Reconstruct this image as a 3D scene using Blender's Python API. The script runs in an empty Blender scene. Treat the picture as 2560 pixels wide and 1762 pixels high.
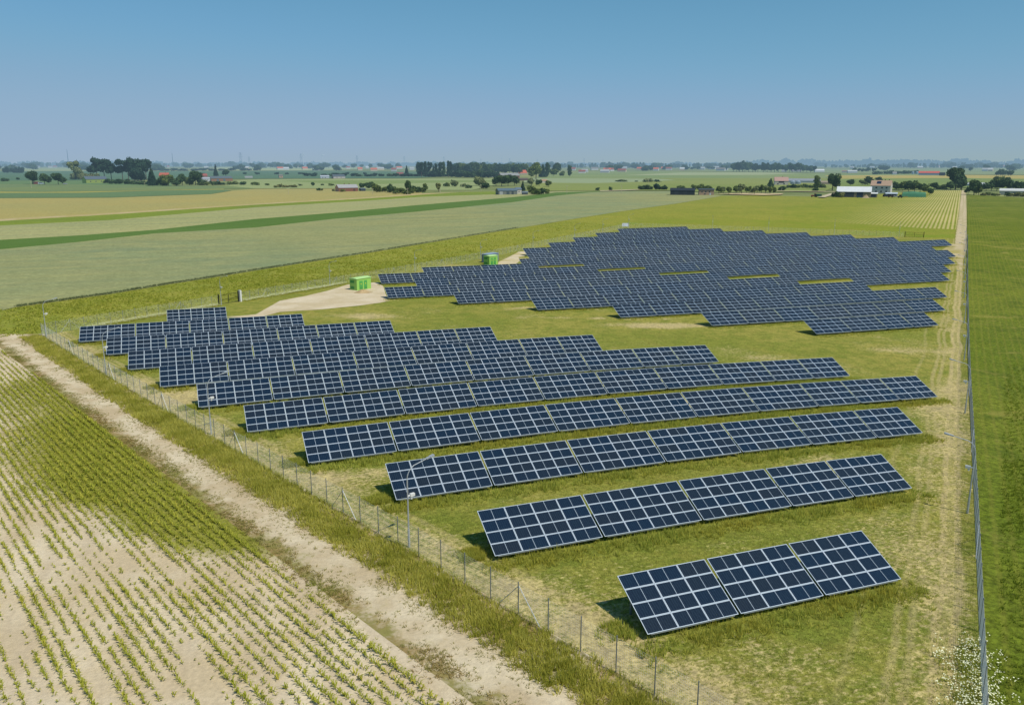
import bpy, math, random
import numpy as np
from mathutils import Vector, Matrix
from mathutils.geometry import delaunay_2d_cdt
random.seed(7); RNG = np.random.default_rng(11)
C = bpy.context.scene.collection
CAMH=27.446;FPX=2046.46;PITCH=0.225557;YAW=0.378609;SL=4.0094;TILT=0.45065
TG=[[3.26,2.69,2.15,1.66,1.22,0.84,0.52,0.25,0.03,-0.16,-0.31,-0.42,-0.5,-0.55,-0.58,-0.6],[3.25,2.63,2.05,1.53,1.08,0.72,0.42,0.17,-0.03,-0.19,-0.3,-0.38,-0.43,-0.45,-0.45,-0.45],[3.26,2.57,1.93,1.38,0.94,0.59,0.31,0.09,-0.09,-0.22,-0.3,-0.35,-0.36,-0.35,-0.32,-0.28],[3.28,2.53,1.81,1.21,0.77,0.44,0.19,-0.01,-0.16,-0.25,-0.3,-0.31,-0.28,-0.23,-0.17,-0.1],[3.27,2.51,1.7,1.03,0.58,0.28,0.05,-0.12,-0.24,-0.3,-0.3,-0.26,-0.19,-0.1,0.0,0.11],[3.13,2.51,1.7,0.91,0.36,0.08,-0.13,-0.28,-0.36,-0.36,-0.3,-0.2,-0.07,0.06,0.2,0.34],[2.64,2.34,1.99,1.14,0.27,-0.17,-0.38,-0.49,-0.5,-0.41,-0.28,-0.11,0.07,0.25,0.42,0.6],[1.64,1.38,1.04,0.42,-0.2,-0.61,-0.76,-0.77,-0.65,-0.45,-0.22,0.01,0.24,0.46,0.67,0.88],[0.27,-0.14,-0.66,-0.94,-1.04,-1.1,-1.1,-1.01,-0.74,-0.41,-0.11,0.18,0.45,0.7,0.94,1.18],[-1.13,-1.43,-1.71,-1.73,-1.54,-1.33,-1.19,-1.03,-0.68,-0.29,0.06,0.39,0.68,0.96,1.22,1.48],[-2.39,-2.47,-2.47,-2.27,-1.88,-1.49,-1.21,-0.92,-0.53,-0.11,0.28,0.62,0.94,1.23,1.52,1.79],[-3.49,-3.35,-3.13,-2.79,-2.34,-1.89,-1.4,-0.87,-0.39,0.08,0.5,0.87,1.2,1.51,1.81,2.11],[-4.45,-4.14,-3.78,-3.33,-2.82,-2.25,-1.61,-0.94,-0.33,0.21,0.69,1.09,1.45,1.79,2.1,2.41],[-5.34,-4.91,-4.43,-3.88,-3.26,-2.57,-1.82,-1.04,-0.32,0.31,0.85,1.3,1.7,2.06,2.39,2.72]]
FRONT=[(21.9,34.83,[6,6,6]),(17.46,46.94,[8,8,8,6,6]),(13.76,59.16,[8,8,8,8,8,8,6]),(8.64,70.93,[8,8,8,8,8,8,8,6,6,6]),(4.3,83.05,[8,8,8,8,8,8,8,8,6,6]),(-0.09,95.11,[8,8,8,8,8,8,8,6,6]),(-4.32,107.02,[8,8,8,8,8,8,6,6]),(-8.54,118.81,[8,8,8,8,8,6,6]),(-12.07,130.38,[8,8,8,6,6,6]),(-16.81,142.39,[8,8,6,6,6]),(-4.08,155.05,[10])]
BACK=[('B',100.7,110.0,[8,8,6,6]),('B',87.41,121.85,[8,8,8,8,8,8,8]),('B',75.64,134.48,[8,8,8,8,8,8,8,8,6,6,6]),('B',63.96,147.07,[8,8,8,8,8,8,8,8,8,6,6]),('B',51.5,159.48,[8,8,8,8,8,8,8,8,8,8,6]),('B',39.61,171.56,[8,8,8,8,8,8,8,8,8,8,6]),('B',49.5,183.55,[8,8,8,8,8,8,8,8]),('B',43.4,194.9,[8,8,8,8,8,6,6,6]),('B',57.45,205.25,[8,8,8,8]),('C',153.23,154.51,[8,8,8,6]),('C',140.53,166.02,[8,8,8,8,8,8,8]),('C',127.62,178.47,[8,8,8,8,8,8,8,8,8,6,6]),('C',115.96,191.07,[8,8,8,8,8,8,8,8,8,8,8,8,8,6]),('C',103.59,203.67,[8,8,8,8,8,8,8,8,8,8,8,8,8,8,8,8]),('C',89.36,215.71,[8,8,8,8,8,8,8,8,8,8,8,8,8,8,8,8,8,8,6,6,6]),('C',96.98,228.54,[8,8,8,8,8,8,8,8,8,8,8,8,8,8,8,8,8,8]),('C',101.14,241.49,[8,8,8,8,8,8,8,8,8,8,8,8,8,8,8,6,6]),('C',115.89,254.29,[8,8,8,8,8,8,8,8,8,8,8,8,6,6]),('C',131.42,267.03,[8,8,8,8,8,8,8,8,6,6,6]),('C',147.12,279.55,[8,8,8,8,8,8,8]),('C',163.3,291.46,[8,8,8,8])]
CL = 0.45                      # clearance of the low panel edge above the ground
TG = np.array(TG); NX, NY = TG.shape

# ------------------------------------------------------------------ terrain and survey helpers
def _bs(q):
    return np.stack([(1-q)**3, 3*q**3-6*q*q+4, -3*q**3+3*q*q+3*q+1, q**3])/6
def edge_h(x, y):
    x = np.asarray(x, float); y = np.asarray(y, float)
    u = np.clip((x+150)/30, 1, NX-3-1e-6); v = np.clip(y/30, 1, NY-3-1e-6)
    i = np.floor(u).astype(int); j = np.floor(v).astype(int)
    a = _bs(u-i); b = _bs(v-j); z = 0
    for m in range(4):
        for n in range(4):
            z = z + a[m]*b[n]*TG[i-1+m, j-1+n]
    d = np.hypot(np.maximum(0, np.maximum(-130-x, x-240)), np.maximum(0, np.maximum(10-y, y-400)))
    w = np.clip(1-d/350, 0, 1); w = w*w*(3-2*w)
    return z*w
def gz(x, y):
    return edge_h(x, y)-CL
def gp(px, py):
    """ground point seen at photo position px, py (surveyed from the photograph)"""
    X = (px-1280)/FPX; Y = (py-881)/FPX
    d0 = X; d1 = math.cos(PITCH)-Y*math.sin(PITCH); d2 = -math.sin(PITCH)-Y*math.cos(PITCH)
    c, s = math.cos(YAW), math.sin(YAW)
    dx, dy = c*d0+s*d1, -s*d0+c*d1
    z = 0.0
    for _ in range(25):
        t = (z-CAMH)/d2
        z = float(gz(dx*t, dy*t))
    return dx*t, dy*t
def depth(x, y):
    return x*math.sin(YAW)+y*math.cos(YAW)

# value noise
_T = RNG.random((256, 256))
def vn(x, y, s):
    x = np.asarray(x, float)/s+1000.3; y = np.asarray(y, float)/s+1000.7
    i = np.floor(x).astype(int); j = np.floor(y).astype(int)
    fx = x-i; fy = y-j; fx = fx*fx*(3-2*fx); fy = fy*fy*(3-2*fy)
    a = _T[i % 256, j % 256]; b = _T[(i+1) % 256, j % 256]; c = _T[i % 256, (j+1) % 256]; d = _T[(i+1) % 256, (j+1) % 256]
    return (a*(1-fx)+b*fx)*(1-fy)+(c*(1-fx)+d*fx)*fy
def fbm(x, y, s):
    return (vn(x, y, s)*.5+vn(x, y, s*.43)*.3+vn(x, y, s*.19)*.2)

# ------------------------------------------------------------------ materials
HAZE_GLOW = (0.235, 0.375, 0.50)
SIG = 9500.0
def alb(r, g, b, k=1.25):
    f = lambda c: ((c/255+.055)/1.055)**2.4 if c > 10 else c/255/12.92
    c = [f(r)/k, f(g)/k, f(b)/k]
    if g >= r*.93 and b < g*.92: c = [c[0]*1.06, c[1]*1.0, c[2]*.86]      # plant and straw colours tuned warmer to balance the blue ambient
    return (min(c[0], .85), min(c[1], .85), min(c[2], .85), 1)
class N:
    def __init__(s, name):
        s.m = bpy.data.materials.new(name); s.m.use_nodes = True
        s.t = s.m.node_tree; s.t.nodes.clear()
        s.out = s.t.nodes.new('ShaderNodeOutputMaterial')
        s.pos = s.t.nodes.new('ShaderNodeNewGeometry')
    def n(s, typ, ins=None, **kw):
        q = s.t.nodes.new('ShaderNode'+typ)
        for k, v in kw.items(): setattr(q, k, v)
        if ins:
            for k, v in ins.items(): s.set(q.inputs[k], v)
        return q
    def set(s, sock, v):
        if isinstance(v, bpy.types.NodeSocket): s.t.links.new(v, sock)
        elif v is not None:
            try: sock.default_value = v
            except Exception: sock.default_value = tuple(v)[:3]
    def math(s, op, a, b=None, c=None, clamp=False):
        q = s.n('Math', operation=op, use_clamp=clamp)
        s.set(q.inputs[0], a)
        if b is not None: s.set(q.inputs[1], b)
        if c is not None: s.set(q.inputs[2], c)
        return q.outputs[0]
    def P(s): return s.pos.outputs['Position']
    def scaled(s, sc, rot=0):
        return s.n('Mapping', {'Vector': s.P(), 'Scale': sc, 'Rotation': (0, 0, rot)}).outputs[0]
    def noise(s, scale, detail=4, rough=.6, vec=None, dist=0):
        return s.n('TexNoise', {'Vector': vec or s.P(), 'Scale': scale, 'Detail': detail, 'Roughness': rough, 'Distortion': dist}).outputs['Fac']
    def ramp(s, f, lo, hi):
        return s.n('MapRange', {'Value': f, 'From Min': lo, 'From Max': hi}, interpolation_type='SMOOTHSTEP').outputs[0]
    def mix(s, f, a, b, mode='MIX'):
        q = s.n('Mix', data_type='RGBA', blend_type=mode)
        s.set(q.inputs[0], f); s.set(q.inputs[6], a); s.set(q.inputs[7], b)
        return q.outputs[2]
    def stripe(s, nx, ny, period, warp=0.0, wscale=.05):
        d = s.n('VectorMath', operation='DOT_PRODUCT'); s.set(d.inputs[0], s.P()); d.inputs[1].default_value = (nx, ny, 0)
        v = s.math('DIVIDE', d.outputs['Value'], period)
        if warp: v = s.math('ADD', v, s.math('MULTIPLY', s.noise(wscale, 2), warp))
        return s.math('PINGPONG', v, .5)     # 0..0.5
    def attr(s, name):
        return s.n('Attribute', attribute_name=name).outputs['Fac']
    def bump(s, h, dist, strength=1.0):
        return s.n('Bump', {'Height': h, 'Distance': dist, 'Strength': strength}).outputs[0]
    def done(s, col, rough=.9, spec=.2, nrm=None, haze=True, metal=0, coat=0, trans=None):
        b = s.n('BsdfPrincipled', {'Base Color': col, 'Roughness': rough, 'Specular IOR Level': spec, 'Metallic': metal, 'Coat Weight': coat})
        if nrm is not None: s.set(b.inputs['Normal'], nrm)
        sh = b.outputs[0]
        if trans is not None:
            tr = s.n('BsdfTranslucent', {'Color': col})
            ms = s.n('MixShader', {0: trans}); s.t.links.new(sh, ms.inputs[1]); s.t.links.new(tr.outputs[0], ms.inputs[2]); sh = ms.outputs[0]
        if haze:   # haze painted on: glow mixed into the surface, growing with distance from the farm
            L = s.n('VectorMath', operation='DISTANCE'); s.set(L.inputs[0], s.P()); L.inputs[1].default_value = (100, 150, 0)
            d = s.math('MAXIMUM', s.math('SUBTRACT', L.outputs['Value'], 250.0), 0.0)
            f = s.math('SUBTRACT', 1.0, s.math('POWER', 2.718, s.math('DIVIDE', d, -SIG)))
            em = s.n('Emission', {'Color': HAZE_GLOW+(1,), 'Strength': 1.0})
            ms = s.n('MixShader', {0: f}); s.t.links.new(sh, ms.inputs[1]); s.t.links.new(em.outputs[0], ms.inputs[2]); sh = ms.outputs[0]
        s.t.links.new(sh, s.out.inputs[0])
        return s.m

def crop_mat(name, c1, c2, c3=None, s1=.02, s2=.25, s3=2.5, amt3=.5, stripes=None, bumpd=.06, streak=0, warm=None):
    """a field seen from above: two tones at the field scale, speckle at the plant scale, optional rows"""
    n = N(name)
    big = n.ramp(n.noise(s1, 3), .35, .65)
    col = n.mix(big, c1, c2)
    med = n.ramp(n.noise(s2, 5, .65), .38, .66)
    k = n.mix(n.math('MULTIPLY', med, .45), col, c3 or c2)
    fine = n.noise(s3, 6, .75)
    v = n.ramp(fine, .25, .75)
    k = n.mix(amt3, k, n.mix(1.0, k, n.n('CombineColor', {0: n.math('MULTIPLY', v, 2.0), 1: n.math('MULTIPLY', v, 2.0), 2: n.math('MULTIPLY', v, 1.9)}).outputs[0], 'MULTIPLY'))
    if streak:
        st = n.noise(1.0, 3, .6, vec=n.scaled((.012, .25, 1), streak))
        k = n.mix(n.ramp(st, .4, .7), k, n.mix(1.0, k, (1.12, 1.10, 1.04, 1), 'MULTIPLY'))
        st2 = n.noise(1.0, 2, .5, vec=n.scaled((.008, .11, 1), streak+.05))
        k = n.mix(n.ramp(st2, .45, .72), k, n.mix(1.0, k, (.88, .92, .98, 1), 'MULTIPLY'))
        gr = n.noise(.45, 6, .8); k = n.mix(.5, k, n.mix(1.0, k, n.n('CombineColor', {0: n.math('MULTIPLY', gr, 2.0), 1: n.math('MULTIPLY', gr, 2.0), 2: n.math('MULTIPLY', gr, 2.0)}).outputs[0], 'MULTIPLY'))
    if warm:      # darker lush patches and thin pale ones
        k = n.mix(n.math('MULTIPLY', n.ramp(n.noise(.13, 5, .65), .52, .66), .55), k, alb(72, 92, 30))
        k = n.mix(n.math('MULTIPLY', n.ramp(n.noise(.09, 6, .72, dist=.6), .54, .68), .6), k, alb(158, 152, 84))
    if stripes:
        nx, ny, per, lo, hi, cs, am = stripes
        w = n.stripe(nx, ny, per, .25, .3)
        f = n.ramp(n.math('ADD', w, n.math('MULTIPLY', n.math('SUBTRACT', fine, .5), .35)), lo, hi)
        if am == 'attr': f = n.math('MULTIPLY', f, n.attr('w'))
        else: f = n.math('MULTIPLY', f, am)
        k = n.mix(f, k, cs)
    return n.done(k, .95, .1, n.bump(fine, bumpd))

def plain(name, col, rough=.6, metal=0, var=.12, sc=.8, haze=True, spec=.4):
    n = N(name)
    v = n.noise(sc, 5, .65)
    f = n.math('MULTIPLY', n.ramp(v, .3, .7), var)
    k = n.mix(f, col, tuple(c*.45 for c in col[:3])+(1,))
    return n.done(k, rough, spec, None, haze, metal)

def leaf_mat(name, a, b, c, hz=True, tr=.25, vs=.25):
    n = N(name)
    r = n.pos.outputs['Random Per Island']
    oi = n.n('ObjectInfo').outputs['Random']
    k = n.mix(r, a, b)
    k = n.mix(n.ramp(n.noise(vs, 3), .4, .65), k, c)
    k = n.mix(n.math('MULTIPLY', oi, .5), k, n.mix(1.0, k, (.6, .7, .8, 1), 'MULTIPLY'))
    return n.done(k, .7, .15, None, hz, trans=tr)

M = {}
M['bark'] = plain('bark', alb(95, 80, 65), .95)
M['leaf_dark'] = leaf_mat('dark_foliage', alb(60, 92, 62), alb(104, 128, 74), alb(66, 96, 66))
M['leaf_mid'] = leaf_mat('green_foliage', alb(92, 116, 62), alb(142, 156, 82), alb(98, 120, 70))
M['leaf_pale'] = leaf_mat('pale_foliage', alb(130, 146, 100), alb(182, 186, 132), alb(124, 142, 104))
M['leaf_con'] = leaf_mat('conifer_foliage', alb(44, 76, 66), alb(74, 102, 76), alb(48, 80, 68))
M['leaf_flower'] = leaf_mat('flowering_foliage', alb(92, 108, 54), alb(206, 204, 150), alb(120, 128, 66))
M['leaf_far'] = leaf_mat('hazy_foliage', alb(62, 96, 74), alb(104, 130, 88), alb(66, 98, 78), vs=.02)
M['steel'] = plain('galvanised_steel', alb(188, 194, 200, 1.1), .45, .35, .25, 6, False, .5)
M['post'] = plain('fence_post_steel', alb(140, 147, 153, 1.1), .5, .4, .25, 6, False)
M['wire'] = plain('fence_wire', alb(236, 240, 245, 1.0), .6, .0, .05, 6, False)
M['frame'] = plain('aluminium_frame', alb(196, 206, 218, 1.0), .42, .15, .06, 3, False, .5)
M['darkmetal'] = plain('dark_metal', alb(40, 42, 44), .5, .3, .2, 3, False)
M['white'] = plain('white_paint', alb(235, 235, 232), .5, 0, .08, 2, False)
M['blk'] = plain('black_rubber', (.015, .015, .015, 1), .8, 0, .2, 3)

def glass_mat():
    n = N('solar_cells')
    tc = n.n('TexCoord').outputs['Object']
    sp = n.n('SeparateXYZ', {0: tc})
    x, v = sp.outputs[0], n.math('DIVIDE', sp.outputs[1], math.cos(TILT))
    lx = n.math('PINGPONG', n.math('DIVIDE', x, .1575), .5)
    lv = n.math('PINGPONG', n.math('DIVIDE', v, .0788), .5)
    line = n.math('MAXIMUM', n.ramp(lx, .07, .0), n.math('MULTIPLY', n.ramp(lv, .15, .0), .8))
    rnd = n.n('ObjectInfo').outputs['Random']
    base = n.mix(rnd, (.0030, .0115, .030, 1), (.0085, .013, .022, 1))
    cell = n.noise(7, 1, .5, vec=tc)
    base = n.mix(n.ramp(cell, .4, .6), base, n.mix(1.0, base, (1.35, 1.3, 1.15, 1), 'MULTIPLY'))
    col = n.mix(n.math('MULTIPLY', line, .5), base, (.06, .10, .155, 1))
    return n.done(col, .22, .32, None, False)
M['glass'] = glass_mat()
M['back'] = plain('white_backsheet', alb(172, 186, 200, 1.05), .35, 0, .03, 3, False, .5)

# ------------------------------------------------------------------ mesh helpers
class MB:
    """collects vertices and faces, then links them as one mesh object"""
    def __init__(s): s.v = []; s.f = []; s.mi = []
    def face(s, pts, m=0):
        k = len(s.v); s.v += [tuple(p) for p in pts]; s.f.append(tuple(range(k, k+len(pts)))); s.mi.append(m)
    def box(s, x0, y0, z0, x1, y1, z1, m=0, T=None):
        P = [(x0, y0, z0), (x1, y0, z0), (x1, y1, z0), (x0, y1, z0), (x0, y0, z1), (x1, y0, z1), (x1, y1, z1), (x0, y1, z1)]
        if T: P = [tuple(T @ Vector(p)) for p in P]
        k = len(s.v); s.v += P
        for q in ((3, 2, 1, 0), (4, 5, 6, 7), (0, 1, 5, 4), (1, 2, 6, 5), (2, 3, 7, 6), (3, 0, 4, 7)):
            s.f.append(tuple(k+i for i in q)); s.mi.append(m)
    def bar(s, p, q, r, r2=None, n=6, m=0, cap=True):
        p, q = Vector(p), Vector(q); d = (q-p)
        if d.length < 1e-6: return
        z = d.normalized(); a = z.orthogonal().normalized(); b = z.cross(a); r2 = r if r2 is None else r2; k = len(s.v)
        for c, rr in ((p, r), (q, r2)):
            for i in range(n):
                t = 2*math.pi*i/n; s.v.append(tuple(c+a*(rr*math.cos(t))+b*(rr*math.sin(t))))
        for i in range(n):
            j = (i+1) % n; s.f.append((k+i, k+j, k+n+j, k+n+i)); s.mi.append(m)
        if cap:
            s.f.append(tuple(k+n-1-i for i in range(n))); s.mi.append(m)
            s.f.append(tuple(k+n+i for i in range(n))); s.mi.append(m)
    def path(s, pts, r, n=6, m=0, r2=None):
        L = len(pts)-1
        for i in range(L):
            ra = r if r2 is None else r+(r2-r)*i/L; rb = r if r2 is None else r+(r2-r)*(i+1)/L
            s.bar(pts[i], pts[i+1], ra, rb, n, m)
    def mesh(s, name, mats):
        me = bpy.data.meshes.new(name); me.from_pydata(s.v, [], s.f)
        for m in (mats if isinstance(mats, (list, tuple)) else [mats]): me.materials.append(m)
        if any(s.mi): me.polygons.foreach_set('material_index', s.mi)
        me.update(); return me
    def build(s, name, mats, parent=None, loc=(0, 0, 0)):
        o = bpy.data.objects.new(name, s.mesh(name, mats)); C.objects.link(o); o.parent = parent; o.location = loc
        return o
def tag(o, label=None, cat=None, group=None, kind=None):
    if label: o['label'] = label
    if cat: o['category'] = cat
    if group: o['group'] = group
    if kind: o['kind'] = kind
    return o
def empty(name, loc, rot=(0, 0, 0), label=None, cat=None, group=None):
    o = bpy.data.objects.new(name, None); C.objects.link(o); o.location = loc; o.rotation_euler = rot; o.empty_display_size = .2
    return tag(o, label, cat, group)
def inst(name, me, parent=None, loc=(0, 0, 0), rot=(0, 0, 0), sc=(1, 1, 1)):
    o = bpy.data.objects.new(name, me); C.objects.link(o); o.parent = parent; o.location = loc; o.rotation_euler = rot; o.scale = sc
    return o
def npmesh(name, V, F, mats, attr=None, smooth=False):
    """fast mesh from arrays; F: (n,3) or (n,4)"""
    V = np.asarray(V, np.float32); F = np.asarray(F, np.int32); k = F.shape[1]
    me = bpy.data.meshes.new(name); me.vertices.add(len(V)); me.vertices.foreach_set('co', V.ravel())
    me.loops.add(F.size); me.loops.foreach_set('vertex_index', F.ravel())
    me.polygons.add(len(F)); me.polygons.foreach_set('loop_start', np.arange(0, F.size, k, dtype=np.int32))
    for m in (mats if isinstance(mats, (list, tuple)) else [mats]): me.materials.append(m)
    if attr is not None:
        a = me.attributes.new('w', 'FLOAT', 'POINT'); a.data.foreach_set('value', np.asarray(attr, np.float32))
    me.update(calc_edges=True); me.validate()
    return me
def inside(px, py, poly):
    r = np.zeros(px.shape, bool); n = len(poly)
    for i in range(n):
        x1, y1 = poly[i]; x2, y2 = poly[(i+1) % n]
        if y1 == y2: continue
        c = ((y1 > py) != (y2 > py)) & (px < (x2-x1)*(py-y1)/(y2-y1)+x1); r ^= c
    return r
def field(name, poly, mat, off=0.0, step=20, attr=None, kind='structure', label=None, cat=None):
    poly = [tuple(p) for p in poly]; A = np.array(poly)
    pts = []; ring = []
    for i in range(len(poly)):
        a, b = A[i], A[(i+1) % len(poly)]; m = max(1, int(np.hypot(*(b-a))/step))
        for j in range(m): ring.append(tuple(a+(b-a)*j/m))
    gx, gy = np.meshgrid(np.arange(A[:, 0].min()+step*.5, A[:, 0].max(), step), np.arange(A[:, 1].min()+step*.5, A[:, 1].max(), step))
    gx = gx.ravel(); gy = gy.ravel(); k = inside(gx, gy, poly); gx = gx[k]; gy = gy[k]
    gx = gx+step*.15*np.sin(gx*3.1+gy); gy = gy+step*.15*np.cos(gy*2.7+gx)
    vs = [Vector(p) for p in ring]+[Vector((x, y)) for x, y in zip(gx, gy)]
    n = len(ring)
    r = delaunay_2d_cdt(vs, [(i, (i+1) % n) for i in range(n)], [], 1, 1e-4)
    V = np.array([(p.x, p.y) for p in r[0]]); F = np.array([f for f in r[2] if len(f) == 3])
    a, b, c = V[F[:, 0]], V[F[:, 1]], V[F[:, 2]]
    area = (b[:, 0]-a[:, 0])*(c[:, 1]-a[:, 1])-(b[:, 1]-a[:, 1])*(c[:, 0]-a[:, 0])
    F[area < 0] = F[area < 0][:, ::-1]
    z = gz(V[:, 0], V[:, 1])+off
    o = bpy.data.objects.new(name, npmesh(name, np.column_stack([V, z]), F, mat, None if attr is None else attr(V[:, 0], V[:, 1])))
    C.objects.link(o); tag(o, label, cat, None, kind)
    return o
def pxpoly(pts, sub=60):
    out = []
    for i in range(len(pts)):
        a, b = pts[i], pts[(i+1) % len(pts)]; m = max(1, int(abs(b[0]-a[0])/sub))
        for j in range(m):
            t = j/m; out.append(gp(a[0]+(b[0]-a[0])*t, a[1]+(b[1]-a[1])*t))
    return out
# ------------------------------------------------------------------ ground and fields
K1 = (-23.3, 152.6); K2 = (184.0, 321.0); K3 = (283.5, 233.0); S0 = (24.8, 16.2)
NLX, NLY = -.943, -.332            # outward normal of the fence beside the maize
NRX, NRY = .642, -.766             # outward normal of the fence beside the east field
def fl(t): return (S0[0]+(K1[0]-S0[0])*t, S0[1]+(K1[1]-S0[1])*t)
def dist_l(x, y): return (x-K1[0])*NLX+(y-K1[1])*NLY     # >0 outside
def dist_r(x, y): return (x-34.7)*NRX+(y-24.5)*NRY
ROWN = (.947, .32); ROWD = (.32, -.947)

GRS1, GRS2, GRS3 = alb(136, 144, 66), alb(158, 156, 82), alb(114, 130, 54)
SAND = alb(206, 190, 158)
def site_mat():
    n = N('mown_site_grass')
    w = n.attr('w')
    big = n.ramp(n.noise(.035, 4), .38, .62)
    col = n.mix(big, GRS1, GRS2)
    col = n.mix(n.math('MULTIPLY', n.ramp(n.noise(.5, 5, .7), .42, .62), .7), col, GRS3)
    col = n.mix(n.math('MULTIPLY', n.ramp(n.noise(.22, 4, .7), .5, .68), .22), col, alb(160, 144, 74))
    fine = n.noise(3.2, 6, .78)
    cf = n.noise(2.4, 5, .75, vec=n.scaled((.7, 1.5, 1), -.15))
    dm = n.ramp(n.math('ADD', n.math('ADD', n.math('MULTIPLY', fine, .5), n.math('MULTIPLY', cf, .75)), n.math('MULTIPLY', w, .6)), .78, .96)
    dd = n.n('VectorMath', operation='DOT_PRODUCT'); n.set(dd.inputs[0], n.P()); dd.inputs[1].default_value = (NRX, NRY, 0)
    wob = n.math('MULTIPLY', n.math('SUBTRACT', n.noise(.06, 2), .5), 1.6)
    dr_ = n.math('ADD', n.math('SUBTRACT', dd.outputs['Value'], 34.7*NRX+24.5*NRY), wob)
    for c0, ww, aa in ((-1.15, .26, .95), (-2.05, .26, .95), (-1.6, .6, .55), (-3.3, .22, .55), (-4.1, .22, .55), (-6.2, .2, .3)):
        q = n.math('ABSOLUTE', n.math('SUBTRACT', dr_, c0))
        g = n.math('MULTIPLY', n.ramp(q, ww*1.7, ww*.4), n.math('MULTIPLY', n.ramp(n.math('ADD', cf, n.math('MULTIPLY', fine, .4)), .44, .66), aa))
        dm = n.math('MAXIMUM', dm, g)
    dl2 = n.n('VectorMath', operation='DOT_PRODUCT'); n.set(dl2.inputs[0], n.P()); dl2.inputs[1].default_value = (NLX, NLY, 0)
    dl_ = n.math('ADD', n.math('SUBTRACT', dl2.outputs['Value'], K1[0]*NLX+K1[1]*NLY), n.math('MULTIPLY', wob, .5))
    for c0, ww, aa in ((-.8, .35, .8), (-1.5, .16, .75), (-2.1, .14, .7), (-2.7, .16, .7), (-3.5, .3, .5)):
        q = n.math('ABSOLUTE', n.math('SUBTRACT', dl_, c0))
        g = n.math('MULTIPLY', n.ramp(q, ww*1.7, ww*.4), n.math('MULTIPLY', n.ramp(n.math('ADD', cf, n.math('MULTIPLY', fine, .4)), .44, .68), aa))
        dm = n.math('MAXIMUM', dm, g)
    straw = n.mix(n.ramp(n.noise(.9, 3), .35, .65), alb(206, 192, 146), alb(190, 172, 128))
    k = n.mix(n.math('MULTIPLY', dm, .9), col, straw)
    v = n.ramp(fine, .22, .8)
    k = n.mix(.55, k, n.mix(1.0, k, n.n('CombineColor', {0: n.math('MULTIPLY', v, 2.0), 1: n.math('MULTIPLY', v, 2.0), 2: n.math('MULTIPLY', v, 1.9)}).outputs[0], 'MULTIPLY'))
    return n.done(k, .95, .1, n.bump(n.math('ADD', fine, n.math('MULTIPLY', cf, .5)), .10), False)
def sand_mat(name, c1, c2, w=0.35, scale=.35):
    n = N(name)
    k = n.mix(n.ramp(n.noise(scale, 4, .65), .35, .65), c1, c2)
    f = n.noise(2.5, 6, .75)
    wd = n.ramp(n.math('ADD', n.math('MULTIPLY', f, .5), n.math('MULTIPLY', n.noise(.5, 4, .7), .6)), .62-.1*w, .78-.1*w)
    k = n.mix(n.math('MULTIPLY', wd, w), k, alb(132, 130, 66))
    k = n.mix(.35, k, n.mix(1.0, k, n.n('CombineColor', {0: n.math('MULTIPLY', f, 2.0), 1: n.math('MULTIPLY', f, 2.0), 2: n.math('MULTIPLY', f, 2.0)}).outputs[0], 'MULTIPLY'))
    return n.done(k, .95, .08, n.bump(f, .05), False)
def maize_soil():
    n = N('sandy_maize_soil')
    w = n.attr('w')
    k = n.mix(n.ramp(n.noise(.12, 4, .6), .35, .65), alb(228, 212, 184), alb(210, 190, 156))
    f = n.noise(3.5, 6, .75)
    st = n.noise(1, 3, .6, vec=n.scaled((.5, .05, 1), .326))
    k = n.mix(n.math('MULTIPLY', n.ramp(st, .45, .65), .35), k, alb(194, 174, 146))
    g = n.ramp(n.math('ADD', n.math('ADD', n.math('MULTIPLY', f, .45), n.math('MULTIPLY', n.noise(.7, 4, .7), .35)), n.math('MULTIPLY', w, .9)), .80, 1.15)
    k = n.mix(n.math('MULTIPLY', g, .92), k, n.mix(n.noise(.3, 3), alb(118, 130, 36), alb(152, 150, 60)))
    k = n.mix(.4, k, n.mix(1.0, k, n.n('CombineColor', {0: n.math('MULTIPLY', f, 2.0), 1: n.math('MULTIPLY', f, 2.0), 2: n.math('MULTIPLY', f, 2.0)}).outputs[0], 'MULTIPLY'))
    return n.done(k, .95, .08, n.bump(f, .07), False)

def green_w(x, y):
    """weedy green cover among the maize: 0..1"""
    w = (fbm(x, y, 14)-.5)*.6-.02
    for px, py, r, a in ((440, 1170, 9, .5), (550, 1270, 7, .6), (330, 1090, 11, .4), (60, 960, 13, .42), (460, 1340, 4, .3), (230, 1180, 10, .2), (860, 1600, 6, .3), (1180, 1730, 5, .35), (820, 1450, 6, .2), (150, 1100, 10, .25), (700, 1500, 6, .15)):
        cx, cy = gp(px, py); d = np.hypot((x-cx)*.947+(y-cy)*.32, ((x-cx)*.32-(y-cy)*.947)*.5)
        w = w+a*np.exp(-(d/r)**2)
    for px, py, r, a in ((300, 1650, 12, .45), (60, 1500, 14, .3), (640, 1720, 8, .3), (560, 1440, 5, .25)):
        cx, cy = gp(px, py); w = w-a*np.exp(-(np.hypot(x-cx, y-cy)/r)**2)
    return np.clip(w, 0, 1)
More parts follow.
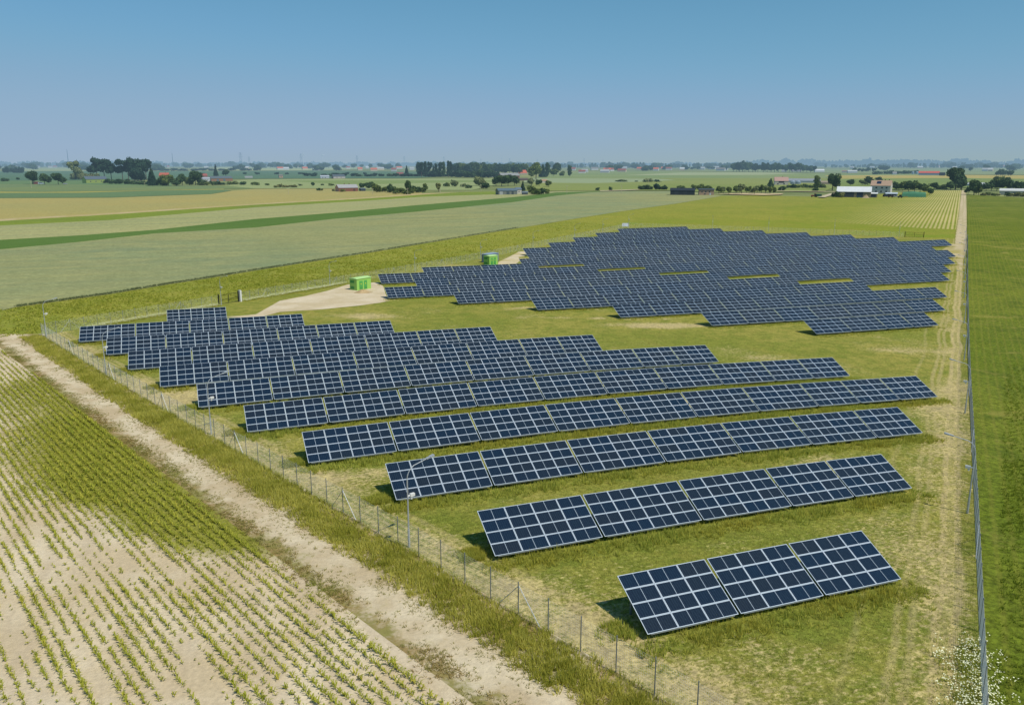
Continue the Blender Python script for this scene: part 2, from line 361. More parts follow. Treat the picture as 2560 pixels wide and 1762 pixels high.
def site_w(x, y):
    w = (fbm(x, y, 9)-.5)*.8+.14
    near = np.clip(1-(depth(x, y)-45)/90, 0, 1)
    w = w+near*.10
    dl = -dist_l(x, y); dr = -dist_r(x, y)
    w = w+.42*np.exp(-((dl-2.2)/1.5)**2)*(vn(x, y, 5)*.8+.5)
    w = w+.25*np.exp(-((dr-2.0)/1.6)**2)*(vn(x, y, 9)*.7+.5)
    for px, py, sx, sy, a in ((900, 790, 9, 4, .5), (1340, 770, 9, 1.6, .6), (1230, 757, 8, 1.2, .5), (1640, 815, 9, 2.0, .6), (1730, 812, 6, 1.6, .5), (2235, 875, 4, 1.2, .5), (2300, 1010, 6, 3, .4), (1680, 1010, 8, 1.6, .5), (2340, 820, 3, 3, .4), (250, 850, 3, 3, .4), (470, 985, 5, 4, .4), (900, 1180, 5, 3, .35), (1430, 1600, 6, 3, .25), (1500, 795, 16, .8, .5), (1330, 668, 14, 1.0, .7)):
        cx, cy = gp(px, py); ux, uy = math.cos(YAW), -math.sin(YAW)
        a1 = ((x-cx)*ux+(y-cy)*uy)/sx; a2 = (-(x-cx)*uy+(y-cy)*ux)/sy
        w = w+a*np.exp(-(a1*a1+a2*a2))
    lane = np.exp(-((y-(150+.02*x))/14.0)**2)*(x > 20)
    w = w-lane*.12
    # greener under and in front of the tables
    for rx, ry, cols in FRONT:
        L = sum(cols)*1.01+.15*len(cols)
        w = w-.5*np.exp(-((y-ry+.3)/1.3)**2)*((x > rx-1) & (x < rx+L+1))
    return np.clip(w, 0, 1)

far_far = crop_mat('far_plain', alb(118, 132, 84), alb(150, 156, 104), alb(92, 114, 78), .0016, .006, .03, .25, bumpd=0)
# one sheet to the horizon: dense near the farm, coarse far out
ang = np.linspace(0, 2*math.pi, 97)[:-1]
rad = np.concatenate([np.linspace(8, 520, 33), 520*np.exp(np.linspace(.08, 3.75, 30))])
cx0, cy0 = 90.0, 160.0
Vg = [(cx0, cy0)]+[(cx0+r*math.cos(a), cy0+r*math.sin(a)) for r in rad for a in ang]
Vg = np.array(Vg); zg = gz(Vg[:, 0], Vg[:, 1])-.16
Fg = []
for i in range(96): Fg.append((0, 1+i, 1+(i+1) % 96, 1+(i+1) % 96))
nr = len(rad)
T3 = [(0, 1+i, 1+(i+1) % 96) for i in range(96)]
for r in range(nr-1):
    for i in range(96):
        a = 1+r*96+i; b = 1+r*96+(i+1) % 96; T3.append((a, a+96, b+96)); T3.append((a, b+96, b))
o = inst('ground', npmesh('ground', np.column_stack([Vg, zg]), T3, far_far)); tag(o, kind='structure')

M['maize_soil'] = maize_soil()
GR_EDGE = [(0, 777), (38.6, 768), (154.6, 752), (276, 735), (414, 712), (524, 695), (640, 676), (805, 650), (916, 633), (1054, 610), (1164, 592), (1280, 573), (1418, 550.4), (1556, 528.4), (1694, 509), (1804, 490)]
G_UP = [(0, 623.6), (193, 605.6), (386, 584), (640, 569), (833, 547.7), (1026, 531), (1280, 506), (1390, 489.7), (1473, 481.4), (1528, 478)]
D_UP = [(0, 600), (193, 589), (386, 575), (640, 547.7), (833, 532.5), (1026, 514.6), (1280, 493.5), (1390, 481.4), (1517, 477.4)]
U_UP = [(0, 564), (276, 550.5), (640, 518.5), (916, 502), (1054, 492.5), (1228, 486.6), (1300, 484.5), (1363, 479.5), (1400, 478.5)]
B_UP = [(0, 553), (276, 536.7), (640, 512), (916, 496.6), (1054, 487), (1150, 481), (1228, 479)]
P_UP = [(0, 547.5), (138, 541), (276, 532.5), (640, 510), (830, 499), (960, 491), (1054, 484)]
T_UP = [(0, 495.8), (276, 494.7), (414, 489.7), (530, 485.6), (580, 477.3), (640, 472.5), (833, 472), (860, 478), (1000, 478), (1054, 481)]
def left(L, dx=-320):   # continue a boundary beyond the picture's edge
    (x0, y0), (x1, y1) = L[0], L[1]; s = (y1-y0)/(x1-x0)
    return [(x0+dx, y0+s*dx*.8)]+L
GR_EDGE, G_UP, D_UP, U_UP, B_UP, P_UP, T_UP = map(left, (GR_EDGE, G_UP, D_UP, U_UP, B_UP, P_UP, T_UP))
dirn = math.atan2(.62, .78)

beet = crop_mat('beet_leaves', alb(124, 140, 52), alb(140, 148, 60), alb(156, 154, 74), .02, .16, 1.6, .6, stripes=(-.63, .78, .9, .0, .35, alb(164, 156, 92), .2), bumpd=.15)
up = [gp(*p) for p in GR_EDGE[1:]]+[gp(1900, 489), gp(2100, 493.5), gp(2330, 476)]
field('beet_field', [(-135, 175), (-60, 146), (-29, 148), (10, 140), (270, 222), gp(2406, 476)]+up[::-1], beet, -.05, 9)
grain = crop_mat('blue_green_grain', alb(146, 152, 112), alb(134, 148, 116), alb(160, 162, 120), .006, .05, 1.2, .22, bumpd=.12, streak=-.55)
field('grain_field', pxpoly(GR_EDGE+[(1765, 486), (1720, 478)]+G_UP[::-1]), grain, .02, 16)
field('dark_crop_strip', pxpoly(G_UP+D_UP[::-1]), crop_mat('dark_green_crop', alb(86, 118, 58), alb(94, 124, 66), None, .01, .1, 1.5, .25, bumpd=.08), .02, 18)
field('grain_strip', pxpoly(D_UP+U_UP[::-1]), crop_mat('pale_grain', alb(164, 166, 126), alb(156, 162, 120), None, .008, .06, 1.0, .28, bumpd=.08, streak=-.5), .02, 20)
field('bright_green_strip', pxpoly(U_UP[:-2]+B_UP[::-1]), crop_mat('bright_green_crop', alb(128, 146, 58), alb(118, 138, 60), None, .01, .1, 1.0, .3), .02, 20)
field('sandy_path', pxpoly(B_UP+P_UP[::-1]), sand_mat('path_sand', alb(196, 178, 140), alb(176, 164, 116), .5, .08), .02, 20)
field('ripe_field', pxpoly(P_UP+T_UP[::-1]), crop_mat('ripe_grain', alb(172, 162, 106), alb(164, 160, 108), None, .006, .05, .8, .25, bumpd=.08), .02, 24)
FFN = [0]
def far_field(name, pts, c, c2=None, step=60):
    FFN[0] += 1
    field(name, pxpoly(pts), crop_mat(name+'_cover', alb(*c), alb(*(c2 or c)), None, .004, .02, .3, .18, bumpd=0), .03+.03*FFN[0], step)
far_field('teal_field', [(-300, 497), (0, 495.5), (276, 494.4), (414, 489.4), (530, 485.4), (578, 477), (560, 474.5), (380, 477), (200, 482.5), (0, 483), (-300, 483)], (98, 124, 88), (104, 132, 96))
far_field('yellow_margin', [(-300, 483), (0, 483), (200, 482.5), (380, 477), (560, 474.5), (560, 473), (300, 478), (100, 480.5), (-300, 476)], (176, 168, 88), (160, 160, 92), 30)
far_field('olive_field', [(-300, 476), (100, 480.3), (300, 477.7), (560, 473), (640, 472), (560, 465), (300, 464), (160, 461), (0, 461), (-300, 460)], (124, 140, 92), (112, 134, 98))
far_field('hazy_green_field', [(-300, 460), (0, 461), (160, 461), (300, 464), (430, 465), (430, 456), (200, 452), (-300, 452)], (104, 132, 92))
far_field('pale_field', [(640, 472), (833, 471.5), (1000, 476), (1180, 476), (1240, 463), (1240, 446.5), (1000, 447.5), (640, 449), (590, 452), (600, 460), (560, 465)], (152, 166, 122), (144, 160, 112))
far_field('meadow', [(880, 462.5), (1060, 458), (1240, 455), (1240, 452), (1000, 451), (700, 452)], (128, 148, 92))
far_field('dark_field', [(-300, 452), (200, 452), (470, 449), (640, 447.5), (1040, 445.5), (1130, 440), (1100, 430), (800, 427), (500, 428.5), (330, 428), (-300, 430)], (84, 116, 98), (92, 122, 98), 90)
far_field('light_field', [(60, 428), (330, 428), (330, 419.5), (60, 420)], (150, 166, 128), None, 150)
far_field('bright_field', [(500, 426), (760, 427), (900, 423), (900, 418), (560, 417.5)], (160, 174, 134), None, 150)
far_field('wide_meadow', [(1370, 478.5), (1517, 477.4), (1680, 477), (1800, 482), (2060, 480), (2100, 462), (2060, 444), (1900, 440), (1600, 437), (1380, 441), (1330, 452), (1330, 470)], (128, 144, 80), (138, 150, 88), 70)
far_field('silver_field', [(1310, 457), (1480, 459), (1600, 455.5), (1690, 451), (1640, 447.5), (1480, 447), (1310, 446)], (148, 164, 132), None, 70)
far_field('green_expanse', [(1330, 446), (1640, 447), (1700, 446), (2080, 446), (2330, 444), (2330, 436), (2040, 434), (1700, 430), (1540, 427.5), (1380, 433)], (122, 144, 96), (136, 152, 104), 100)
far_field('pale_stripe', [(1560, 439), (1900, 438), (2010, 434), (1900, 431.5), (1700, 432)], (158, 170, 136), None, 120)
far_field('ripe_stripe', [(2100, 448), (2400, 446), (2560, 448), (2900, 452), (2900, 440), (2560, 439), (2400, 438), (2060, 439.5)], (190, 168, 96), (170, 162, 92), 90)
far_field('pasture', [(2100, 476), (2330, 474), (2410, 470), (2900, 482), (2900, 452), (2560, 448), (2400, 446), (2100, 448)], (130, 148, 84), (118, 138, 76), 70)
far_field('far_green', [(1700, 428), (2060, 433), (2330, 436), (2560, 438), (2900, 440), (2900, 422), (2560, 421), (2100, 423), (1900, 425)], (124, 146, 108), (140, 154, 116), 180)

mown = crop_mat('mown_margin', alb(124, 144, 48), alb(138, 146, 60), alb(150, 148, 70), .015, .12, 1.4, .35, bumpd=.06)
field('mown_margin', [K2]+pxpoly([(1470, 575), (1556, 558), (1666, 549.5), (1920, 549.5), (2030, 553), (2196, 563), (2306, 570.5), (2394, 573.5), (2396, 606)])[1:]+[K3, (240, 240)], mown, -.02, 10)
rows_far = crop_mat('young_maize_rows', alb(124, 140, 52), alb(140, 148, 60), alb(156, 154, 74), .02, .16, 1.6, .5, stripes=(.644, -.765, 1.75, .14, .34, alb(205, 190, 130), 'attr'), bumpd=.05)
def rows_w(x, y):
    a = (x-440)*.644+(y-402)*-.765
    return np.clip(.92+(a-20)/62, 0.0, .95)*(.75+.4*vn(x, y, 30))
field('young_maize_field', pxpoly([(1960, 550), (2030, 553), (2196, 563), (2306, 570.5), (2394, 573.5), (2406, 476), (2335, 476), (2318, 493), (2200, 498), (2060, 500), (1960, 520)]), rows_far, .0, 12, rows_w)
def track_mat():
    n = N('farm_track_dirt'); w = n.attr('w')
    f = n.noise(1.2, 5, .7)
    g = n.mix(n.noise(.3, 3), alb(150, 148, 84), alb(134, 138, 72))
    k = n.mix(n.ramp(n.math('ADD', w, n.math('MULTIPLY', n.math('SUBTRACT', f, .5), .5)), .3, .6), g, alb(206, 188, 154))
    return n.done(k, .95, .08)
M['track'] = track_mat()
TR = [gp(2413, 476)]; TRL = pxpoly([(2403, 476), (2398, 520), (2392, 560), (2385, 607), (2385, 640), (2400, 640), (2417, 625), (2416, 600), (2417, 560), (2417, 520), (2415, 476)], 6)
def track_w(x, y):
    a = -((x-283)*NRX+(y-233)*NRY)
    return np.exp(-((a-.2)/.55)**2)+np.exp(-((a-2.4)/.55)**2)+.25
field('farm_track', TRL, M['track'], .03, 1.6, track_w)
field('east_field', [S0, gp(2417, 625), gp(2418, 560), gp(2418, 520), gp(2418, 486), gp(2950, 520), (420, 60), (180, -60), (40, -40), (28.5, 5.7)],
      crop_mat('east_crop', alb(100, 118, 36), alb(118, 130, 48), alb(84, 104, 38), .012, .18, 2.2, .6, stripes=(NRX, NRY, 1.1, .26, .44, alb(146, 144, 70), .22), bumpd=.14, warm=1), .0, 7)
site = field('site_lawn', [S0, K1, K2, (200, 312), K3], site_mat(), .0, 2.6, site_w)
def verge_w(x, y):
    d = dist_l(x, y)
    return np.clip(.35+.25*(fbm(x, y, 6)-.5)+.35*np.exp(-((d-7.0)/1.0)**2)+.3*np.exp(-((d-1.5)/1.8)**2)-.25*np.exp(-((d-4.6)/1.2)**2), 0, 1)
def verge_mat():
    n = N('sandy_verge'); w = n.attr('w')
    k = n.mix(n.ramp(n.noise(.25, 4), .35, .65), alb(222, 206, 176), alb(200, 180, 146))
    f = n.noise(3.0, 6, .75); m = n.noise(.8, 4, .7)
    g = n.ramp(n.math('ADD', n.math('ADD', n.math('MULTIPLY', f, .5), n.math('MULTIPLY', m, .45)), n.math('MULTIPLY', w, .5)), .62, .82)
    gc = n.mix(n.ramp(n.noise(.35, 3), .4, .6), alb(126, 126, 58), alb(148, 124, 70))
    k = n.mix(n.math('MULTIPLY', g, .85), k, gc)
    k = n.mix(.4, k, n.mix(1.0, k, n.n('CombineColor', {0: n.math('MULTIPLY', f, 2.0), 1: n.math('MULTIPLY', f, 2.0), 2: n.math('MULTIPLY', f, 2.0)}).outputs[0], 'MULTIPLY'))
    return n.done(k, .95, .08, n.bump(f, .06), False)
A7 = (K1[0]+7.2*NLX, K1[1]+7.2*NLY); B7 = (28.5+7.2*NLX, 5.7+7.2*NLY)
field('sandy_verge', [(28.5, 5.7), B7, A7, (K1[0]-7, K1[1]+4), (K1[0], K1[1]+1.5)], verge_mat(), .0, 1.6, verge_w)
field('maize_field', [B7, (-4, -12), (-60, 30), (-105, 90), (-110, 150), (-62, 149), A7], M['maize_soil'], .0, 2.6, lambda x, y: green_w(x, y))
M['yard'] = sand_mat('kiosk_yard_sand', alb(224, 208, 180), alb(206, 188, 154), .22, .12)
field('sandy_yard', pxpoly([(560, 792), (600, 790), (640, 786), (700, 752), (760, 741), (820, 727), (868, 712), (905, 708), (945, 706), (958, 716), (965, 738), (975, 752), (950, 757), (900, 764), (800, 774), (700, 780), (640, 796)], 12), M['yard'], .03, 1.6)
field('sandy_bank', pxpoly([(1246, 655), (1270, 644), (1296, 630), (1312, 628), (1318, 640), (1296, 643), (1300, 652), (1290, 660), (1245, 663)], 12), sand_mat('bank_sand', alb(222, 206, 178), alb(190, 178, 132), .5, .15), .03, 1.6)
field('gate_apron', pxpoly([(2345, 632), (2378, 610), (2414, 610), (2414, 632), (2408, 650), (2404, 690), (2400, 690), (2396, 660), (2385, 648), (2362, 640)], 6), sand_mat('apron_sand', alb(206, 188, 154), alb(172, 164, 106), .6, .15), .035, 1.6)
# ------------------------------------------------------------------ plants at ground level
def scatter(poly, dens, wfn=None):
    A = np.array(poly); x0, y0 = A.min(0); x1, y1 = A.max(0); n = int((x1-x0)*(y1-y0)*dens)
    x = RNG.uniform(x0, x1, n); y = RNG.uniform(y0, y1, n); k = inside(x, y, poly)
    if wfn is not None: k &= RNG.random(n) < wfn(x, y)
    return x[k], y[k]
def blades(x, y, h, spread, nb, width):
    """tufts of narrow blades: one triangle per blade"""
    n = len(x); h = np.broadcast_to(h, n); width = np.broadcast_to(width, n); spread = np.broadcast_to(spread, n)
    X = np.repeat(x, nb); Y = np.repeat(y, nb); H = np.repeat(h, nb)*RNG.uniform(.55, 1.1, n*nb); Wd = np.repeat(width, nb); S = np.repeat(spread, nb)
    a = RNG.uniform(0, 2*math.pi, n*nb); r = S*np.sqrt(RNG.random(n*nb))
    bx = X+r*np.cos(a)*.6; by = Y+r*np.sin(a)*.6; bz = gz(bx, by)+.0
    t = RNG.uniform(0, 2*math.pi, n*nb); lx = np.cos(a+t*.15)*S*RNG.uniform(.3, 1.2, n*nb); ly = np.sin(a+t*.15)*S*RNG.uniform(.3, 1.2, n*nb)
    wx, wy = np.cos(t)*Wd, np.sin(t)*Wd
    V = np.empty((n*nb, 3, 3)); V[:, 0] = np.column_stack([bx-wx, by-wy, bz]); V[:, 1] = np.column_stack([bx+wx, by+wy, bz]); V[:, 2] = np.column_stack([bx+lx, by+ly, bz+H])
    return V.reshape(-1, 3), np.arange(n*nb*3).reshape(-1, 3)
def grass_obj(name, x, y, h, spread, nb, width, mat, label, cat):
    V, F = blades(x, y, h, spread, nb, width)
    return tag(inst(name, npmesh(name, V, F, mat)), label, cat, None, 'stuff')
M['g_yellow'] = leaf_mat('yellowing_grass', alb(204, 200, 84), (.78, .70, .17, 1), alb(196, 196, 84), False, .45, .4)
M['g_green'] = leaf_mat('lawn_grass', alb(170, 184, 84), alb(226, 220, 134), alb(184, 192, 96), False, .45, .5)
M['g_weed'] = leaf_mat('weeds', alb(166, 184, 80), alb(226, 224, 112), alb(204, 200, 90), False, .45, .15)
M['g_maize'] = leaf_mat('maize_leaves', alb(150, 170, 62), alb(232, 224, 100), alb(190, 196, 78), False, .45, .3)
M['g_field'] = leaf_mat('east_crop_leaves', alb(112, 138, 42), alb(168, 178, 64), alb(134, 152, 50), False, .45, .3)
M['umbel'] = plain('white_flower_heads', alb(246, 240, 214, 1.0), .9, 0, .25, 3, False)
M['g_flower'] = leaf_mat('white_umbels', (.8, .8, .7, 1), alb(200, 200, 140), (.75, .74, .62, 1), False, .4, 1.5)

# tall yellowing grass outside the fence
band = [(28.5, 5.7), (28.5+3.9*NLX, 5.7+3.9*NLY), (K1[0]+3.4*NLX, K1[1]+3.4*NLY), K1]
bx, by = scatter(band, 34, lambda x, y: np.clip(1.15-np.abs(dist_l(x, y)-1.7-.9*(vn(x, y, 4)-.5))/2.0, 0, 1)*np.where(depth(x, y) < 90, 1, .6))
grass_obj('tall_grass', bx, by, .34+.22*vn(bx, by, 3), .24, 9, .026, M['g_yellow'], 'tall yellowing grass in a band outside the wire fence', 'grass')
# thin weeds over the sandy verge
vg = [(28.5, 5.7), B7, A7, K1]
bx, by = scatter(vg, 34, lambda x, y: (fbm(x, y, 2.2) > .46)*(depth(x, y) < 130)*np.clip(1.3*np.abs(dist_l(x, y)-4.9-.8*(vn(x, y, 12)-.5))/2.2, .12, 1))
grass_obj('verge_weeds', bx, by, .11, .13, 5, .02, leaf_mat('dull_weeds', alb(140, 142, 84), alb(190, 184, 118), alb(156, 154, 92), False, .4, .4), 'low weeds over the sandy verge beside the maize', 'weeds')
mg = [(28.5+5.3*NLX, 5.7+5.3*NLY), (28.5+9.5*NLX, 5.7+9.5*NLY), (K1[0]+9.5*NLX, K1[1]+9.5*NLY), (K1[0]+5.3*NLX, K1[1]+5.3*NLY)]
bx, by = scatter(mg, 26, lambda x, y: np.exp(-((dist_l(x, y)-6.9-1.2*(vn(x, y, 6)-.5))/.8)**2)*(fbm(x, y, 3.5) > .46)*(depth(x, y) < 120))
grass_obj('margin_weeds', bx, by, .14, .16, 6, .024, leaf_mat('russet_weeds', alb(176, 150, 90), alb(206, 176, 110), alb(164, 168, 80), False, .4, .3), 'russet and green weeds along the margin of the maize', 'weeds')
# weeds along the low edge of the near tables and behind them
X = []; Y = []; Hh = []
for i, (rx, ry, cols) in enumerate(FRONT):
    L = sum(cols)*1.01+.15*len(cols); n = int(L*(26 if i < 5 else 12))
    x = rx-1.2+RNG.random(n)*(L+2.0); y = ry-1.1+RNG.normal(0, .62, n)+.5*RNG.random(n)
    X.append(x); Y.append(y); Hh.append(np.where(vn(x, y, 3) > .5, .55, .36)*RNG.uniform(.7, 1.15, n))
    m = n//5; x = rx-1.0+RNG.normal(0, .5, m); y = ry+.6+RNG.random(m)*1.8; X.append(x); Y.append(y); Hh.append(np.full(m, .4))
for t, rx, ry, cols in BACK:
    L = sum(cols)*1.01+.15*len(cols); n = int(L*5)
    X.append(rx-1+RNG.random(n)*(L+1)); Y.append(ry-.9+RNG.normal(0, .5, n)); Hh.append(np.full(n, .4))
X, Y, Hh = map(np.concatenate, (X, Y, Hh))
grass_obj('undergrowth', X, Y, np.minimum(Hh, .62), .24, 9, .028, M['g_weed'], 'rank weeds growing along the low edges of the solar tables', 'weeds')
# short clumps over the site lawn
sp = [fl(.0), fl(.85), (150, 160), (150, 118)]
bx, by = scatter(sp, 34, lambda x, y: np.clip(1.05-site_w(x, y)*1.5, 0.02, 1)*np.clip((105-depth(x, y))/60, 0, 1))
grass_obj('lawn_tufts', bx, by, .08+.08*vn(bx, by, 1.5), .10, 4, .017, M['g_green'], 'short patchy grass tufts on the ground between the rows', 'grass')
# east crop
ep = [S0, (175, 131), (190, 110), (110, 20), (50, -5)]
bx, by = scatter(ep, 16, lambda x, y: np.clip(.25+1.4*(fbm(x, y, 7)-.3), 0, 1)*np.clip((130-depth(x, y))/70, 0, 1)*(dist_r(x, y) > .5))
grass_obj('field_crop', bx, by, .16+.14*vn(bx, by, 3), .16, 5, .026, M['g_field'], 'leafy green crop in the field east of the fence', 'crop')

def maize():
    a0 = np.arange(-108, 20, .64)       # rows, distance across
    V = []; F = []; base = 0
    PX = []; PY = []; PH = []
    poly = [B7, (-4, -12), (-60, 30), (-105, 90), (-110, 150), (-62, 149), A7]
    ox, oy = A7
    for q, a in enumerate(a0):
        s = np.arange(-8, 175, .17)
        # point = A7 + along*ROWD + across*ROWN(negative = away from the fence)
        x = ox+ROWD[0]*s+ROWN[0]*(a-.4); y = oy+ROWD[1]*s+ROWN[1]*(a-.4)
        if a > 1: continue
        x = x+RNG.normal(0, .035, len(x)); y = y+RNG.normal(0, .05, len(x))
        d = depth(x, y)
        k = inside(x, y, poly) & (d > 34) & (d < 165)
        gapn = vn(x*.32-y*.947+a*13.7, x*0+q*9.1, 4.5)*.55+vn(x, y, 9)*.45
        rowq = RNG.uniform(-.13, .09)
        g = green_w(x, y)
        vig = gapn+rowq+g*.5
        k &= RNG.random(len(x)) < np.clip((vig-.30)*3.2, 0.03, .9)*np.where(d > 110, .7, 1)
        PX.append(x[k]); PY.append(y[k]); PH.append(np.clip(.14+.36*(vig[k]-.25), .12, .42)*RNG.uniform(.75, 1.2, k.sum()))
    PX, PY, PH = map(np.concatenate, (PX, PY, PH))
    n = len(PX); nb = 5; m = n*nb
    X = np.repeat(PX, nb); Y = np.repeat(PY, nb); H = np.repeat(PH, nb)
    a = RNG.uniform(0, 2*math.pi, m); L = H*RNG.uniform(.6, 1.05, m); z = gz(X, Y)
    w = .02+.035*H; cx, cy = np.cos(a), np.sin(a)
    p1 = np.column_stack([X-cy*w*.4, Y+cx*w*.4, z]); p2 = np.column_stack([X+cy*w*.4, Y-cx*w*.4, z])
    zm = z+H*RNG.uniform(.6, .95, m)
    q1 = np.column_stack([X+cx*L*.45-cy*w, Y+cy*L*.45+cx*w, zm]); q2 = np.column_stack([X+cx*L*.45+cy*w, Y+cy*L*.45-cx*w, zm])
    tp = np.column_stack([X+cx*L, Y+cy*L, zm-H*RNG.uniform(-.15, .3, m)])
    V = np.stack([p1, p2, q2, q1, tp], 1).reshape(-1, 3); b = np.arange(m)[:, None]*5
    F = np.concatenate([b+[0, 1, 2], b+[0, 2, 3], b+[3, 2, 4]])
    tag(inst('maize_crop', npmesh('maize_crop', V, F, M['g_maize'])), 'young maize plants in long thin rows on sandy soil', 'maize', None, 'stuff')
    # weeds filling the greener patches
    x, y = scatter(poly, 14, lambda x, y: np.clip(green_w(x, y)*2.4-.7, 0, 1)*(depth(x, y) < 150)*(depth(x, y) > 34))
    grass_obj('field_weeds', x, y, .13, .16, 5, .026, M['g_maize'], 'green weeds filling patches between the maize rows', 'weeds')
    print('maize', n, 'weeds', len(x))
maize()
# beet leaves between the fence and the grain, nearest part only
bp = [(-75, 150), (-27, 153.5), (183, 324), gp(1420, 553), gp(1164, 595), gp(916, 636), gp(640, 679), gp(276, 738), gp(38, 771), (-85, 178)]
bx, by = scatter(bp, 2.6, lambda x, y: (.35+.65*(fbm(x, y, 8) > .45))*np.clip((330-depth(x, y))/130, .12, 1))
grass_obj('beet_crop', bx, by, .35, .3, 5, .07, leaf_mat('beet_foliage', alb(158, 174, 70), alb(214, 212, 100), alb(176, 186, 76), False, .45, .2), 'leafy yellow-green crop beyond the gate fence', 'crop')
# taller rim of the grain field
rim = np.array([gp(a, b-.7) for a, b in [(x, np.interp(x, [p[0] for p in GR_EDGE], [p[1] for p in GR_EDGE])) for x in range(40, 1300, 3)]])
n = len(rim)*5; i = RNG.integers(0, len(rim)-1, n); t = RNG.random(n)[:, None]; q = rim[i]*(1-t)+rim[i+1]*t
grass_obj('grain_rim', q[:, 0]+RNG.normal(0, .3, n), q[:, 1]+.5+RNG.normal(0, .3, n), .5, .25, 4, .06, leaf_mat('grain_rim_leaves', alb(110, 128, 92), alb(160, 168, 126), alb(124, 138, 100), False, .4), 'standing edge of the blue-green grain field', 'grain')
# ------------------------------------------------------------------ solar tables
ct, st = math.cos(TILT), math.sin(TILT)
def ppt(x, v, dz=0.0):     # point in the panel plane (v metres up the slope, dz above the surface)
    return (x, v*ct-dz*st, v*st+dz*ct)
def module_mesh(fr=.02, bk=.022, mid=.013):
    W, V, T = 2.0, .985, .035
    mb = MB()
    def rect(x0, v0, x1, v1, dz, m):
        mb.face([ppt(x0, v0, dz), ppt(x1, v0, dz), ppt(x1, v1, dz), ppt(x0, v1, dz)], m)
    # frame: four strips on top, outer walls
    rect(0, 0, W, fr, 0, 0); rect(0, V-fr, W, V, 0, 0); rect(0, fr, fr, V-fr, 0, 0); rect(W-fr, fr, W, V-fr, 0, 0)
    for a, b in (((0, 0), (W, 0)), ((W, 0), (W, V)), ((W, V), (0, V)), ((0, V), (0, 0))):
        mb.face([ppt(a[0], a[1], -T), ppt(b[0], b[1], -T), ppt(b[0], b[1], 0), ppt(a[0], a[1], 0)], 0)
    mb.face([ppt(0, 0, -T), ppt(0, V, -T), ppt(W, V, -T), ppt(W, 0, -T)], 2)
    i = fr; d = -.002
    rect(i, i, W-i, i+bk, d, 2); rect(i, V-i-bk, W-i, V-i, d, 2); rect(i, i+bk, i+bk, V-i-bk, d, 2); rect(W-i-bk, i+bk, W-i, V-i-bk, d, 2)
    rect(W/2-mid, i+bk, W/2+mid, V-i-bk, d, 2)
    rect(i+bk, i+bk, W/2-mid, V-i-bk, d, 1); rect(W/2+mid, i+bk, W-i-bk, V-i-bk, d, 1)
    return mb.mesh('module', [M['frame'], M['glass'], M['back']])
MOD = module_mesh()
PW, PV = 2.02, 1.0023
def array_mesh(nm):        # all modules of a far table in one mesh
    mb = MB(); mo = module_mesh(.016, .018, .010); co = [v.co.copy() for v in mo.vertices]; P = [(tuple(p.vertices), p.material_index) for p in mo.polygons]
    for i in range(nm):
        for j in range(4):
            k = len(mb.v); off = Vector(ppt(i*PW+.01, j*PV+.008))
            mb.v += [tuple(c+off) for c in co]
            for vs, m in P: mb.f.append(tuple(k+a for a in vs)); mb.mi.append(m)
    return mb.mesh('module_array', [M['frame'], M['glass'], M['back']])
def frame_mesh(nm):
    mb = MB(); L = nm*PW
    for v in (.04, 1.0, 2.0, 3.0, 3.96):       # purlins along the row
        a = Vector(ppt(.25, v, -.10)); b = Vector(ppt(L-.25, v, -.10)); mb.bar(a, b, .05, n=4)
    for x in ([.6, L/2, L-.6] if nm < 4 else [.6, L*.36, L*.64, L-.6]):
        mb.bar(ppt(x, .15, -.2), ppt(x, 3.9, -.2), .055, n=4)
    return mb.mesh('rack', M['steel'])
def leg_mesh(v):
    mb = MB(); p = Vector(ppt(0, v, -.25)); mb.box(-.05, p.y-.06, -CL-.3, .05, p.y+.06, p.z); return mb.mesh('leg', M['post'])
LEGF, LEGR = leg_mesh(.7), leg_mesh(3.1)
RACK = {n: frame_mesh(n) for n in (3, 4, 5)}; ARR = {n: array_mesh(n) for n in (3, 4, 5)}
ORD = ['first', 'second', 'third', 'fourth', 'fifth', 'sixth', 'seventh', 'eighth', 'ninth', 'tenth', 'eleventh', 'twelfth', 'thirteenth', 'fourteenth', 'fifteenth', 'sixteenth', 'seventeenth', 'eighteenth', 'nineteenth', 'twentieth', 'twenty-first']
def table(x0, y, nc, near, label, group):
    nm = nc//2; L = nm*PW-.02
    za, zb = float(edge_h(x0, y)), float(edge_h(x0+L, y)); sl = math.atan2(zb-za, L)
    xc = x0+L/2; yc = y+1.8
    zc = (za+zb)/2
    r = empty('solar_table', (xc, yc, zc-CL), (math.radians(random.gauss(0, .35)), -sl, 0), label, 'solar table', group)
    o = Vector((-L/2, -1.8, CL))
    if near:
        for i in range(nm):
            for j in range(4):
                inst('module', MOD, r, o+Vector(ppt(i*PW, j*PV+.008)))
    else:
        inst('module_array', ARR[nm], r, o)
    inst('rack', RACK[nm], r, o)
    if near:
        for x in ([.6, L/2, L-.6] if nm < 4 else [.6, L*.36, L*.64, L-.6]):
            inst('leg', LEGF, r, o+Vector((x, 0, 0))); inst('leg', LEGR, r, o+Vector((x, 0, 0)))
    return r
for i, (rx, ry, cols) in enumerate(FRONT):
    x = rx
    for k, nc in enumerate(cols):
        if i == 0: lab = 'blue solar table in the row nearest the fence corner, %s from its maize side' % ORD[k]
        elif len(cols) == 1: lab = 'short lone solar table nearest the gate, ten half panels wide'
        else: lab = 'blue solar table, %s from the maize end of the %s row of the front array' % (ORD[k], ORD[i])
        table(x, ry, nc, True, lab, 'solar tables of the front array')
        x += nc*1.01+.15
cnt = {'B': 0, 'C': 0}
